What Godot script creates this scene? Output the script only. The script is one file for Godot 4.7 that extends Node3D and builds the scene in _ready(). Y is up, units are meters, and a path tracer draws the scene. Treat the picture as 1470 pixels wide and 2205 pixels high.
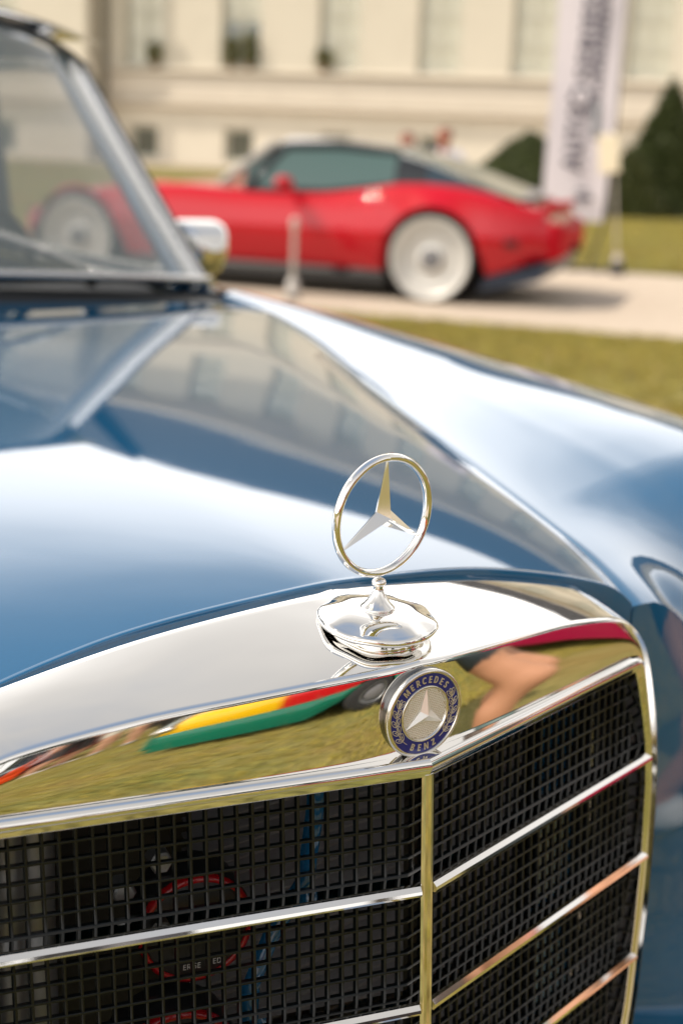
extends Node3D

# The blue car stands at the origin, its nose towards +z. The place behind it (drive, red car, palace) lies along AX, away along NX.
const EYE := Vector3(-0.5117, 1.26, 0.6672)
const GROUND_EYE := Vector3(-0.5117, 0.0, 0.6672)
const AX := Vector3(0.605294, 0.0, 0.796002)
const NX := Vector3(0.796002, 0.0, -0.605294)
var place_basis := Basis(Vector3(0.605294, 0, 0.796002), Vector3.UP, Vector3(-0.796002, 0, 0.605294))
var taken := {}
var M := {}
var rng := RandomNumberGenerator.new()


# ---------------------------------------------------------------- mesh builder
class MB:
	var v := PackedVector3Array()
	var n := PackedVector3Array()
	var uv := PackedVector2Array()
	var col := PackedColorArray()
	var idx := PackedInt32Array()
	var cur := Color.WHITE

	func grid(rows: Array, wrap := false, inside = null, wrap_u := false) -> MB:
		var nu: int = rows.size()
		var nv: int = rows[0].size()
		var p := PackedVector3Array()
		for r in rows:
			p.append_array(r)
		var nn := PackedVector3Array()
		nn.resize(nu * nv)
		var tris := PackedInt32Array()
		var turn := 0.0
		for i in nu - 1:
			for j in nv - 1:
				var a := i * nv + j
				var b := a + nv
				for t in [[a, b, b + 1], [a, b + 1, a + 1]]:
					var pa: Vector3 = p[t[0]]
					var pb: Vector3 = p[t[1]]
					var pc: Vector3 = p[t[2]]
					var fn := (pc - pa).cross(pb - pa)
					if fn.length_squared() < 1e-20:
						continue
					nn[t[0]] += fn
					nn[t[1]] += fn
					nn[t[2]] += fn
					tris.append_array(PackedInt32Array(t))
					if inside != null:
						turn += fn.dot((pa + pb + pc) / 3.0 - inside)
		if wrap:
			for i in nu:
				var s := nn[i * nv] + nn[i * nv + nv - 1]
				nn[i * nv] = s
				nn[i * nv + nv - 1] = s
		if wrap_u:
			for j in nv:
				var s := nn[j] + nn[(nu - 1) * nv + j]
				nn[j] = s
				nn[(nu - 1) * nv + j] = s
		var sg := -1.0 if turn < 0.0 else 1.0
		var base := v.size()
		for k in p.size():
			v.append(p[k])
			n.append((nn[k] * sg).normalized() if nn[k].length_squared() > 1e-24 else Vector3.UP)
			uv.append(Vector2(float(k / nv) / maxf(1, nu - 1), float(k % nv) / maxf(1, nv - 1)))
			col.append(cur)
		for k in range(0, tris.size(), 3):
			idx.append(base + tris[k])
			if sg > 0:
				idx.append(base + tris[k + 1])
				idx.append(base + tris[k + 2])
			else:
				idx.append(base + tris[k + 2])
				idx.append(base + tris[k + 1])
		return self

	func tri(a: Vector3, b: Vector3, c: Vector3, inside = null) -> MB:
		var fn := (c - a).cross(b - a)
		if fn.length_squared() < 1e-22:
			return self
		if inside != null and fn.dot((a + b + c) / 3.0 - inside) < 0.0:
			var t := b
			b = c
			c = t
			fn = -fn
		fn = fn.normalized()
		for q in [a, b, c]:
			idx.append(v.size())
			v.append(q)
			n.append(fn)
			uv.append(Vector2(q.x, q.y))
			col.append(cur)
		return self

	func quad(a: Vector3, b: Vector3, c: Vector3, d: Vector3, inside = null) -> MB:
		tri(a, b, c, inside)
		return tri(a, c, d, inside)

	func cbox(xf: Transform3D, size: Vector3, ch := 0.0) -> MB:
		var h := size / 2.0
		ch = minf(ch, minf(h.x, minf(h.y, h.z)) * 0.9)
		var q := func(s: Vector3, ax: int) -> Vector3:
			var w := Vector3(h.x - ch, h.y - ch, h.z - ch)
			w[ax] = h[ax]
			return xf * (s * w)
		var o := xf.origin
		for ax in 3:
			var b := (ax + 1) % 3
			var c := (ax + 2) % 3
			for s in [-1.0, 1.0]:
				var k := []
				for e in [[-1, -1], [1, -1], [1, 1], [-1, 1]]:
					var sv := Vector3()
					sv[ax] = s
					sv[b] = e[0]
					sv[c] = e[1]
					k.append(q.call(sv, ax))
				quad(k[0], k[1], k[2], k[3], o)
		if ch > 0.0:
			for ax in 3:
				var b := (ax + 1) % 3
				var c := (ax + 2) % 3
				for e in [[-1, -1], [1, -1], [1, 1], [-1, 1]]:
					var lo := Vector3()
					lo[ax] = -1
					lo[b] = e[0]
					lo[c] = e[1]
					var hi := lo
					hi[ax] = 1
					quad(q.call(lo, b), q.call(hi, b), q.call(hi, c), q.call(lo, c), o)
			for sx in [-1, 1]:
				for sy in [-1, 1]:
					for sz in [-1, 1]:
						var s := Vector3(sx, sy, sz)
						tri(q.call(s, 0), q.call(s, 1), q.call(s, 2), o)
		return self

	# profile of (radius, height) turned about the local y axis
	func lathe(xf: Transform3D, prof: Array, seg := 24, sharp := false) -> MB:
		if sharp:
			for k in prof.size() - 1:
				lathe(xf, [prof[k], prof[k + 1]], seg)
			return self
		var rows := []
		for p in prof:
			var ring := PackedVector3Array()
			for j in seg + 1:
				var a := TAU * j / seg
				ring.append(xf * Vector3(p.x * cos(a), p.y, p.x * sin(a)))
			rows.append(ring)
		return grid(rows, true)

	func tube(path: Array, radius, seg := 10, caps := true) -> MB:
		var rows := []
		var t0: Vector3 = (path[1] - path[0]).normalized()
		var side := t0.cross(Vector3.UP if absf(t0.y) < 0.9 else Vector3.RIGHT).normalized()
		for i in path.size():
			var t: Vector3 = (path[mini(i + 1, path.size() - 1)] - path[maxi(i - 1, 0)]).normalized()
			side = (side - t * side.dot(t)).normalized()
			var up := side.cross(t)
			var r: float = radius[i] if radius is Array else radius
			var ring := PackedVector3Array()
			for j in seg + 1:
				var a := TAU * j / seg
				ring.append(path[i] + side * cos(a) * r + up * sin(a) * r)
			rows.append(ring)
		grid(rows, true)
		if caps:
			for e in [0, path.size() - 1]:
				for j in seg:
					tri(path[e], rows[e][j], rows[e][j + 1], path[path.size() / 2])
		return self

	# a closed outline swept from frame to frame, faces flat between outline points
	func sweep(prof: Array, frames: Array, caps := true, sharp := true, closed := true) -> MB:
		var m := prof.size()
		var lines := []
		for k in m:
			var l := PackedVector3Array()
			for f in frames:
				l.append(f * Vector3(prof[k].x, prof[k].y, 0))
			lines.append(l)
		var mid: Vector3 = Vector3()
		for f in frames:
			mid += f.origin
		mid /= frames.size()
		if sharp:
			for k in (m if closed else m - 1):
				grid([lines[k], lines[(k + 1) % m]])
		else:
			var all := lines.duplicate()
			if closed:
				all.append(lines[0])
			grid(all, false, null, closed)
		if caps and closed:
			var poly := PackedVector2Array()
			for p in prof:
				poly.append(p)
			var tr := Geometry2D.triangulate_polygon(poly)
			for e in [0, frames.size() - 1]:
				for k in range(0, tr.size(), 3):
					tri(lines[tr[k]][e], lines[tr[k + 1]][e], lines[tr[k + 2]][e], mid)
		return self

	func extrude(poly: Array, depth: float, xf: Transform3D) -> MB:
		var a := xf * Transform3D(Basis(), Vector3(0, 0, -depth / 2))
		var b := xf * Transform3D(Basis(), Vector3(0, 0, depth / 2))
		return sweep(poly, [a, b])

	func done() -> ArrayMesh:
		var arr := []
		arr.resize(Mesh.ARRAY_MAX)
		arr[Mesh.ARRAY_VERTEX] = v
		arr[Mesh.ARRAY_NORMAL] = n
		arr[Mesh.ARRAY_TEX_UV] = uv
		arr[Mesh.ARRAY_COLOR] = col
		arr[Mesh.ARRAY_INDEX] = idx
		var m := ArrayMesh.new()
		m.add_surface_from_arrays(Mesh.PRIMITIVE_TRIANGLES, arr)
		return m


# ---------------------------------------------------------------- node helpers
func numbered(called: String) -> String:
	var k: int = taken.get(called, 0)
	taken[called] = k + 1
	return called if k == 0 else "%s_%03d" % [called, k]


func put(parent: Node, called: String, shape, material: Material) -> MeshInstance3D:
	var o := MeshInstance3D.new()
	o.mesh = shape.done() if shape is MB else shape
	o.material_override = material
	if parent == self:
		o.name = numbered(called)
	else:
		var k := 0
		while parent.has_node(called if k == 0 else "%s_%03d" % [called, k]):
			k += 1
		o.name = called if k == 0 else "%s_%03d" % [called, k]
	parent.add_child(o, true)
	return o


func tag(o: Node, label: String, category := "", group := "", kind := "") -> void:
	if label:
		o.set_meta("label", label)
	if category:
		o.set_meta("category", category)
	if group:
		o.set_meta("group", group)
	if kind:
		o.set_meta("kind", kind)


func thing(called: String, label: String, category: String, xf := Transform3D(), group := "") -> Node3D:
	var o := Node3D.new()
	o.name = numbered(called)
	add_child(o, true)
	o.transform = xf
	tag(o, label, category, group)
	return o


func at(a: float, away: float, y := 0.0) -> Transform3D:
	return Transform3D(place_basis, GROUND_EYE + AX * a + NX * away + Vector3(0, y, 0))


func T(x: float, y: float, z: float) -> Transform3D:
	return Transform3D(Basis(), Vector3(x, y, z))


func look(origin: Vector3, y_axis: Vector3, z_hint := Vector3.BACK) -> Transform3D:
	var y := y_axis.normalized()
	var x := y.cross(z_hint)
	if x.length() < 0.01:
		x = y.cross(Vector3.RIGHT)
	x = x.normalized()
	return Transform3D(Basis(x, y, x.cross(y)), origin)


# smooth curve through points (monotone where the data are)
func spl(tx: Array, ty: Array, x: float) -> float:
	var m := tx.size()
	if x <= tx[0]:
		return ty[0] + (x - tx[0]) * (ty[1] - ty[0]) / (tx[1] - tx[0])
	if x >= tx[m - 1]:
		return ty[m - 1] + (x - tx[m - 1]) * (ty[m - 1] - ty[m - 2]) / (tx[m - 1] - tx[m - 2])
	var k := 0
	while x > tx[k + 1]:
		k += 1
	var slope := func(i: int) -> float:
		if i == 0:
			return (ty[1] - ty[0]) / (tx[1] - tx[0])
		if i == m - 1:
			return (ty[i] - ty[i - 1]) / (tx[i] - tx[i - 1])
		var h0: float = tx[i] - tx[i - 1]
		var h1: float = tx[i + 1] - tx[i]
		return ((ty[i] - ty[i - 1]) / h0 * h1 + (ty[i + 1] - ty[i]) / h1 * h0) / (h0 + h1)
	var h: float = tx[k + 1] - tx[k]
	var t: float = (x - tx[k]) / h
	var t2 := t * t
	var t3 := t2 * t
	return (2 * t3 - 3 * t2 + 1) * ty[k] + (t3 - 2 * t2 + t) * h * slope.call(k) + (3 * t2 - 2 * t3) * ty[k + 1] + (t3 - t2) * h * slope.call(k + 1)


func lin(r: float, g: float, b: float) -> Color:
	return Color(r, g, b).linear_to_srgb()


func mat(c: Color, rough := 0.6, metal := 0.0, spec := 0.5) -> StandardMaterial3D:
	var m := StandardMaterial3D.new()
	m.albedo_color = c
	m.roughness = rough
	m.metallic = metal
	m.metallic_specular = spec
	m.cull_mode = BaseMaterial3D.CULL_DISABLED
	return m


func noise_tex(sd: int, freq: float, ramp: Array, size := 512, octaves := 4, kind := FastNoiseLite.TYPE_SIMPLEX_SMOOTH) -> NoiseTexture2D:
	var f := FastNoiseLite.new()
	f.seed = sd
	f.frequency = freq
	f.fractal_octaves = octaves
	f.noise_type = kind
	var t := NoiseTexture2D.new()
	t.noise = f
	t.width = size
	t.height = size
	t.seamless = true
	if ramp:
		var g := Gradient.new()
		g.offsets = PackedFloat32Array(range(ramp.size()).map(func(k): return float(k) / (ramp.size() - 1)))
		g.colors = PackedColorArray(ramp)
		t.color_ramp = g
	return t


func textured(m: StandardMaterial3D, tex: Texture2D, metres: float) -> StandardMaterial3D:
	m.albedo_texture = tex
	m.uv1_triplanar = true
	m.uv1_world_triplanar = true
	m.uv1_scale = Vector3.ONE / metres
	return m


func relief(m: StandardMaterial3D, tex: Texture2D, cm: float) -> StandardMaterial3D:
	m.heightmap_enabled = true
	m.heightmap_texture = tex
	m.heightmap_scale = cm
	return m


func clear_glass(c: Color, alpha: float) -> StandardMaterial3D:
	var m := mat(Color(c.r, c.g, c.b, alpha), 0.0)
	m.transparency = BaseMaterial3D.TRANSPARENCY_ALPHA
	return m


func coat(c: Color, rough := 0.4) -> StandardMaterial3D:
	var m := mat(c, rough, 0.0, 0.15)
	m.clearcoat_enabled = true
	m.clearcoat = 1.0
	m.clearcoat_roughness = 0.015
	return m


func make_materials() -> void:
	M.paint = coat(lin(0.009, 0.090, 0.205), 0.04)
	M.paint.metallic_specular = 0.5
	# slight waviness of the old panels
	relief(M.paint, noise_tex(3, 0.030, [], 512, 2), 0.0042)
	M.paint.uv1_triplanar = true
	M.paint.uv1_scale = Vector3.ONE / 1.3
	M.chrome = mat(lin(0.86, 0.85, 0.83), 0.035, 1.0)
	M.dark_steel = mat(lin(0.16, 0.16, 0.16), 0.22, 1.0)
	M.chrome.roughness = 0.085
	M.chrome.roughness_texture = noise_tex(41, 0.02, [Color(0.25, 0.25, 0.25), Color(0.35, 0.35, 0.35), Color(0.5, 0.5, 0.5), Color(1, 1, 1)], 512, 6)
	M.chrome.roughness_texture_channel = BaseMaterial3D.TEXTURE_CHANNEL_RED
	M.chrome.uv1_triplanar = true
	M.chrome.uv1_scale = Vector3.ONE / 0.14
	M.badge_star = mat(lin(0.85, 0.84, 0.81), 0.30, 0.75)
	M.pillar_trim = mat(lin(0.55, 0.545, 0.54), 0.26, 1.0)
	M.chrome_soft = mat(lin(0.72, 0.70, 0.66), 0.18, 1.0)
	M.chrome_satin = mat(lin(0.78, 0.74, 0.66), 0.36, 1.0)
	M.black = mat(lin(0.012, 0.013, 0.014), 0.45)
	M.screen = mat(lin(0.0035, 0.0050, 0.0054), 0.30, 0.0, 0.42)
	M.rubber = mat(lin(0.015, 0.017, 0.018), 0.7)
	M.dark = mat(lin(0.006, 0.006, 0.007), 0.8)
	M.enamel = coat(lin(0.008, 0.014, 0.17), 0.25)
	M.red_gloss = coat(lin(0.30, 0.004, 0.008), 0.4)
	M.steel = mat(lin(0.24, 0.25, 0.26), 0.38, 0.7)
	M.grey_plastic = mat(lin(0.16, 0.16, 0.17), 0.4)
	M.white_print = mat(lin(0.5, 0.5, 0.5), 0.6)
	M.tint = mat(Color(0.22, 0.31, 0.34, 0.26), 0.5, 0.0, 0.0)
	M.tint.transparency = BaseMaterial3D.TRANSPARENCY_ALPHA
	M.glass = clear_glass(Color(0.9, 0.95, 0.95), 0.10)
	M.trim_leather = mat(lin(0.05, 0.055, 0.06), 0.55)
	M.headliner = mat(lin(0.30, 0.30, 0.27), 0.9)
	M.badge_print = mat(lin(0.62, 0.56, 0.44), 0.35, 0.6)
	M.lens = clear_glass(Color(1, 1, 1), 0.08)
	M.tyre = mat(lin(0.018, 0.018, 0.019), 0.8)


func _ready() -> void:
	rng.seed = 11
	# camera
	var cam := Camera3D.new()
	cam.name = "camera"
	cam.fov = 39.62
	cam.near = 0.05
	cam.far = 900.0
	add_child(cam)
	var b := Basis(Vector3(0.81694916, 0.0387824, 0.5754042), Vector3(0.1175388, 0.96559756, -0.23196116), Vector3(-0.5646049, 0.25713279, 0.78428568)).orthonormalized()
	cam.transform = Transform3D(b, EYE)
	cam.current = true
	var lens := CameraAttributesPhysical.new()
	lens.frustum_focal_length = 50.0
	lens.frustum_focus_distance = 0.86
	lens.frustum_near = 0.05
	lens.frustum_far = 900.0
	lens.exposure_aperture = 5.0
	cam.attributes = lens
	cam.fov = 39.62
	# sky, air and exposure
	var sky_mat := PanoramaSkyMaterial.new()
	sky_mat.panorama = hazy_sky()
	sky_mat.energy_multiplier = 1.0
	var sky := Sky.new()
	sky.sky_material = sky_mat
	var env := Environment.new()
	env.background_mode = Environment.BG_SKY
	env.sky = sky
	env.tonemap_mode = Environment.TONE_MAPPER_LINEAR
	env.tonemap_exposure = 1.0
	env.sdfgi_enabled = true
	env.ssao_enabled = true
	env.ssil_enabled = true
	var we := WorldEnvironment.new()
	we.name = "world_environment"
	we.environment = env
	add_child(we)
	# sun: high, from behind the camera and to its left
	var sun := DirectionalLight3D.new()
	sun.name = "sun"
	sun.light_energy = 1.45
	sun.light_color = Color(1.0, 0.95, 0.88)
	sun.light_angular_distance = 0.5
	sun.shadow_enabled = true
	add_child(sun)
	var to_sun := (-AX * 0.72 - NX * 0.34 + Vector3.UP * 1.05).normalized()
	sun.look_at_from_position(to_sun * 50.0, Vector3.ZERO)

	make_materials()
	build_ground()
	build_palace()
	build_topiary()
	build_trees()
	build_blue_car()
	build_red_car()
	build_banner()
	build_posts()
	build_other_cars()
	build_people()
	build_lawn()


# summer haze: white low down, thinning to a pale blue overhead, with faint streaks of cloud
func hazy_sky() -> ImageTexture:
	var w := 768
	var h := 384
	var im := Image.create(w, h, false, Image.FORMAT_RGBF)
	var f := FastNoiseLite.new()
	f.seed = 21
	f.frequency = 1.5
	f.fractal_octaves = 5
	for y in h:
		var el := 90.0 - 180.0 * (y + 0.5) / h
		for x in w:
			if el < 0.0:
				im.set_pixel(x, y, Color(0.20, 0.18, 0.10))
				continue
			var az := TAU * x / w
			var e := deg_to_rad(el)
			var d := Vector3(cos(e) * cos(az), sin(e) * 2.2, cos(e) * sin(az))
			var c := f.get_noise_3dv(d)
			# the bank of sunlit haze stands over the palace; the open sky behind the camera is plainer
			var bank := 0.5 + 0.5 * Vector3(d.x, 0, d.z).normalized().dot(-NX)
			var k := spl(SKY_EL, SKY_LIGHT, el + 9.0 * c)
			k *= 1.0 - 0.55 * smoothstep(0.35, 0.9, bank) * smoothstep(60.0, 25.0, el)
			var b := smoothstep(48.0, 80.0, el + 16.0 * c)
			var tint := Vector3(1.0, 0.965, 0.93).lerp(Vector3(0.66, 0.86, 1.22), b)
			im.set_pixel(x, y, Color(k * tint.x, k * tint.y, k * tint.z))
	return ImageTexture.create_from_image(im)


const SKY_EL := [0.0, 12.0, 21.0, 27.0, 33.0, 40.0, 52.0, 70.0, 90.0]
const SKY_LIGHT := [1.7, 2.25, 2.45, 2.25, 1.62, 1.12, 0.72, 0.52, 0.44]


# ---------------------------------------------------------------- the blue car
const SEAM_Z := [-1.43, -1.26, -1.076, -0.836, -0.506, -0.342, -0.222, -0.133, -0.065, -0.036]
const SEAM_X := [0.728, 0.702, 0.652, 0.566, 0.443, 0.385, 0.346, 0.318, 0.292, 0.280]
const SEAM_Y := [0.992, 0.986, 0.978, 0.967, 0.954, 0.945, 0.936, 0.928, 0.918, 0.910]


func seam_x(z: float) -> float:
	return spl(SEAM_Z, SEAM_X, clampf(z, -1.43, -0.03))


func seam_y(z: float) -> float:
	return spl(SEAM_Z, SEAM_Y, clampf(z, -1.43, -0.03))


func grille_z(x: float, y: float) -> float:
	return 0.0582 - 0.25 * absf(x) + (0.889 - y) * 0.070


# outline of the opening: right half, from the middle of the top round to the bottom
const LEFT := 1.09
const OPEN := [[0.0, 0.897], [0.05, 0.897], [0.10, 0.897], [0.15, 0.897], [0.20, 0.897], [0.236, 0.897], [0.2480, 0.8955], [0.2545, 0.890], [0.2585, 0.876], [0.2640, 0.852], [0.2700, 0.825], [0.2730, 0.790], [0.2715, 0.732], [0.2650, 0.673], [0.2555, 0.614], [0.2455, 0.573], [0.2300, 0.525], [0.2180, 0.500], [0.2000, 0.484], [0.1500, 0.480], [0.0, 0.480]]
const RIDGE := [[0.0, 0.9545], [0.05, 0.9512], [0.10, 0.9471], [0.15, 0.9426], [0.20, 0.9345], [0.226, 0.9280], [0.2445, 0.9182], [0.2570, 0.9065], [0.2655, 0.893], [0.2735, 0.870], [0.2830, 0.836], [0.2885, 0.792], [0.2875, 0.732], [0.2820, 0.673], [0.2730, 0.614], [0.2640, 0.573], [0.2500, 0.515], [0.2380, 0.478], [0.2100, 0.452], [0.1500, 0.446], [0.0, 0.446]]


func inner_x(y: float) -> float:
	for k in range(7, 18):
		if OPEN[k][1] >= y and OPEN[k + 1][1] <= y:
			return lerpf(OPEN[k][0], OPEN[k + 1][0], (OPEN[k][1] - y) / (OPEN[k][1] - OPEN[k + 1][1]))
	return 0.245 if y > 0.8 else 0.2


func grille_shell(s: float) -> MB:
	var mb := MB.new()
	var cols := []
	# resample both outlines finely so that reflections run smoothly
	var tr := []
	for k in RIDGE.size():
		tr.append(float(k))
	var rx := RIDGE.map(func(p): return p[0])
	var ry := RIDGE.map(func(p): return p[1])
	var ox := OPEN.map(func(p): return p[0])
	var oy := OPEN.map(func(p): return p[1])
	var step := 0.2
	var q := 0.0
	while q <= RIDGE.size() - 1 + 1e-6:
		var r := Vector2(spl(tr, rx, q), spl(tr, ry, q))
		var f := Vector2(spl(tr, ox, q), spl(tr, oy, q))
		var side := smoothstep(4.6, 8.5, q)          # 0 on the header, 1 on the sides
		var zr := lerpf(0.051 - 0.25 * sqrt(r.x * r.x + 0.0005), grille_z(r.x, r.y) - 0.003, side)
		var R := Vector3(r.x, r.y, zr)
		var F := Vector3(f.x, f.y, lerpf(0.0555 - 0.25 * sqrt(f.x * f.x + 0.0011), grille_z(f.x, f.y) - 0.001, side))
		var bx := minf(r.x, 0.262)
		var yb := 0.9735 - 0.075 * sqrt(bx * bx + 0.0004) + 0.0015 - 0.37 * bx * bx
		var zb := -0.0565 - 0.013 * smoothstep(0.0, 0.15, r.x)
		var Bt := Vector3(bx + 0.0, yb, zb)
		var Bs := Vector3(r.x - 0.004, r.y - 0.002, zr - 0.066)
		var B := Bt.lerp(Bs, smoothstep(5.3, 8.3, q))
		var line := PackedVector3Array()
		var back := (B - R)
		var front := (F - R)
		var out := Vector3(0, 1, 0.3).lerp(Vector3(1, 0.05, 0.1), side).normalized()
		line.append(B - out * 0.004)
		for t in [0.0, 0.15, 0.3, 0.45, 0.6, 0.75, 0.88]:
			line.append(B.lerp(R + back.normalized() * 0.0042, t) + out * (0.0013 * 4 * t * (1 - t)) * (1.0 - 0.5 * side))
		var rb := R + back.normalized() * 0.0036
		var rf := R + front.normalized() * 0.0036
		for t in [0.0, 0.2, 0.4, 0.6, 0.8, 1.0]:
			line.append(rb.lerp(R, t).lerp(R.lerp(rf, t), t))
		for t in [0.12, 0.25, 0.4, 0.55, 0.7, 0.85, 1.0]:
			line.append(rf.lerp(F, t) + Vector3(0, 0, 0.0011 * 4 * t * (1 - t)) * (1.0 - side))
		for k in line.size():
			line[k].x *= s if s > 0.0 else -LEFT
		cols.append(line)
		q += step
	return mb.grid(cols, false, Vector3(0, 0.72, -0.2))


func grille_trim(s: float) -> MB:
	var mb := MB.new()
	# (across, out): groove, rounded bead, flat inner face, return to the screen
	var groups := [[[0.0006, -0.016], [-0.0004, -0.0010]], [[-0.0004, -0.0010], [-0.0006, 0.0004], [-0.0014, 0.0016], [-0.0028, 0.0027], [-0.0044, 0.0033], [-0.0058, 0.0033], [-0.0066, 0.0028]], [[-0.0066, 0.0028], [-0.0078, 0.0022], [-0.0108, 0.0014], [-0.0118, 0.0008]], [[-0.0118, 0.0008], [-0.0122, -0.018]]]
	var pts := []
	for p in OPEN:
		pts.append(Vector3(p[0], p[1], grille_z(p[0], p[1])))
	for g in groups:
		var lines := []
		for i in pts.size():
			var t: Vector3 = (pts[mini(i + 1, pts.size() - 1)] - pts[maxi(i - 1, 0)])
			var outward := Vector3(-t.y, t.x, 0).normalized()
			if i == 0 or i == pts.size() - 1:
				outward = Vector3(0, 1 if i == 0 else -1, 0)
			var w := lerpf(1.0, 0.62, smoothstep(6.0, 10.0, i))
			var line := PackedVector3Array()
			for k in g:
				var p: Vector3 = pts[i] + outward * k[0] * w + Vector3(0, 0, k[1])
				p.x *= s if s > 0.0 else -LEFT
				if i == 0 or i == pts.size() - 1:
					p.x = 0.0
				line.append(p)
			lines.append(line)
		mb.grid(lines, false, Vector3(0, 0.7, -1.0))
	return mb


const HOOD_Q := [0.0, 0.3, 0.6, 0.85, 1.1, 1.33]
const HOOD_RISE := [0.0, 0.0066, 0.0132, 0.0162, 0.0150, 0.0105]


func hood_point(u: float, z: float) -> Vector3:
	var w := seam_x(z)
	var a := absf(u)
	var q := -z - 0.062
	var hc := 0.9905 - 0.0140 * exp(-maxf(q, -0.02) / 0.10) + spl(HOOD_Q, HOOD_RISE, clampf(q, 0.0, 1.33))
	var c := 0.018 + 0.013 * exp(-maxf(q, 0.0) / 0.35)
	var x := u * w
	var front := exp(-maxf(q, 0.0) / 0.16)
	var crown := lerpf(c * u * u, 0.075 * (sqrt(x * x + 0.0004) - 0.02) + 0.37 * x * x, front)
	var crown_end := lerpf(c, 0.075 * (sqrt(w * w + 0.0004) - 0.02) + 0.37 * w * w, front)
	var e := maxf(hc - crown_end - seam_y(z), 0.002)
	var roll := pow(clampf((a - lerpf(0.90, 0.74, smoothstep(0.02, 0.5, q))) / lerpf(0.10, 0.26, smoothstep(0.02, 0.5, q)), 0.0, 1.0), 2.2)
	var y := hc - crown - e * roll
	return Vector3(x, y, z)


func hood_mesh() -> MB:
	var mb := MB.new()
	var rows := []
	var nz := 110
	var nu := 72
	var us := []
	for j in nu + 1:
		var u := -1.0 + 2.0 * j / nu
		us.append(sin(u * PI / 2.0) * 0.35 + u * 0.65)
	for i in nz + 5:
		var row := PackedVector3Array()
		for u in us:
			var zf: float = -0.0570 - 0.0125 * smoothstep(0.0, 0.55, absf(u)) + 0.014 * pow(absf(u), 8.0)
			var zr: float = -1.335 - 0.010 * (1.0 - u * u)
			if i < 5:
				var d: Array = [[0.0014, -0.0075], [0.0013, -0.0016], [0.0008, -0.0004], [-0.0004, 0.0], [-0.0025, 0.0]][i]
				var p := hood_point(u, zf - 0.0025)
				row.append(Vector3(p.x, p.y + d[1] - (0.035 * smoothstep(0.72, 0.92, absf(u)) if i == 0 else 0.0), zf + d[0]))
			elif i < nz + 5:
				var t := pow((i - 4.0) / nz, 1.6)
				row.append(hood_point(u, lerpf(zf - 0.0025, zr, t)))
		# flanges turned down at both seams
		var first := row[0] + Vector3(0, -0.012, 0)
		var last := row[row.size() - 1] + Vector3(0, -0.012, 0)
		row.insert(0, first)
		row.append(last)
		rows.append(row)
	var rear: PackedVector3Array = rows[rows.size() - 1]
	var under := PackedVector3Array()
	for p in rear:
		under.append(p + Vector3(0, -0.018, -0.002))
	mb.grid([rear, under], false, Vector3(0, 0.9, -0.7))
	return mb.grid(rows, false, Vector3(0, 0.2, -0.7))


const CREST_Z := [-1.45, -1.10, -0.75, -0.43, -0.31, -0.20, -0.12, -0.05]
const CREST_Y := [0.994, 0.988, 0.985, 0.983, 0.977, 0.963, 0.943, 0.915]
const CREST_X := [0.752, 0.747, 0.700, 0.634, 0.620, 0.614, 0.612, 0.610]


func fender_rise(t: float) -> float:
	var k := pow(t, 0.88)
	return lerpf(k * k * (3.0 - 2.0 * k), t, 0.08)


func fender_line(z: float, s: float) -> PackedVector3Array:
	# from the hood seam outwards over the crest and down the flank
	var sx := seam_x(z) + 0.0035
	var sy := seam_y(z) - 0.003
	var cy := spl(CREST_Z, CREST_Y, z)
	var cx := spl(CREST_Z, CREST_X, z)
	var line := PackedVector3Array()
	line.append(Vector3(sx - 0.001, sy - 0.03, z))
	line.append(Vector3(sx, sy - 0.006, z))
	for k in 27:
		var t := k / 26.0
		var x := lerpf(sx, cx, t)
		var y := lerpf(sy, cy, fender_rise(t))
		# a soft pressed crease runs along the top
		y += 0.0005 * exp(-pow((t - 0.50) / 0.05, 2.0))
		line.append(Vector3(x, y, z))
	var outx := 0.885 - 0.03 * smoothstep(-0.5, -0.05, z)
	for k in range(1, 13):
		var a := k / 12.0 * PI / 2.0
		line.append(Vector3(cx + (outx - cx) * sin(a), cy - (cy - 0.76) * (1.0 - cos(a)), z))
	var low := 0.30
	var arch := 0.355 * 0.355 - (z + 0.75) * (z + 0.75)
	if arch > 0.0:
		low = maxf(low, 0.33 + sqrt(arch))
	for t in [0.35, 0.7, 1.0]:
		line.append(Vector3(outx - 0.012 * t, lerpf(0.76, minf(low, 0.74), t), z))
	for k in line.size():
		line[k].x *= s
	return line


func fender_mesh(s: float) -> MB:
	var mb := MB.new()
	var rows := []
	for i in 80:
		rows.append(fender_line(lerpf(-1.43, -0.25, i / 79.0), s))
	# the nose: near the hood it runs on to the grille, further out it turns over and down
	var base: PackedVector3Array = rows[rows.size() - 1]
	for k in range(1, 25):
		var a := k / 24.0 * PI / 2.0
		var near := fender_line(lerpf(-0.25, -0.055, sin(a)), s)
		var row := PackedVector3Array()
		for i in base.size():
			var p := base[i]
			var drop := clampf((p.y - 0.60) / 0.3, 0.0, 1.0)
			var far := Vector3(p.x - signf(p.x) * 0.02 * (1.0 - cos(a)), p.y - drop * (0.17 * (1.0 - cos(a)) + 0.040 * sin(a)), p.z + 0.19 * sin(a))
			row.append(near[i].lerp(far, smoothstep(0.015, 0.15, absf(p.x) - absf(base[1].x))))
		rows.append(row)
	# and drops to the lamp panel
	var edge: PackedVector3Array = rows[rows.size() - 1]
	for k in range(1, 8):
		var row := PackedVector3Array()
		for p in edge:
			row.append(Vector3(p.x, lerpf(p.y, minf(p.y, 0.70), k / 7.0), p.z + 0.006 * sin(k / 7.0 * PI)))
		rows.append(row)
	return mb.grid(rows, false, Vector3(s * 0.55, 0.4, -0.7))


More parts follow.
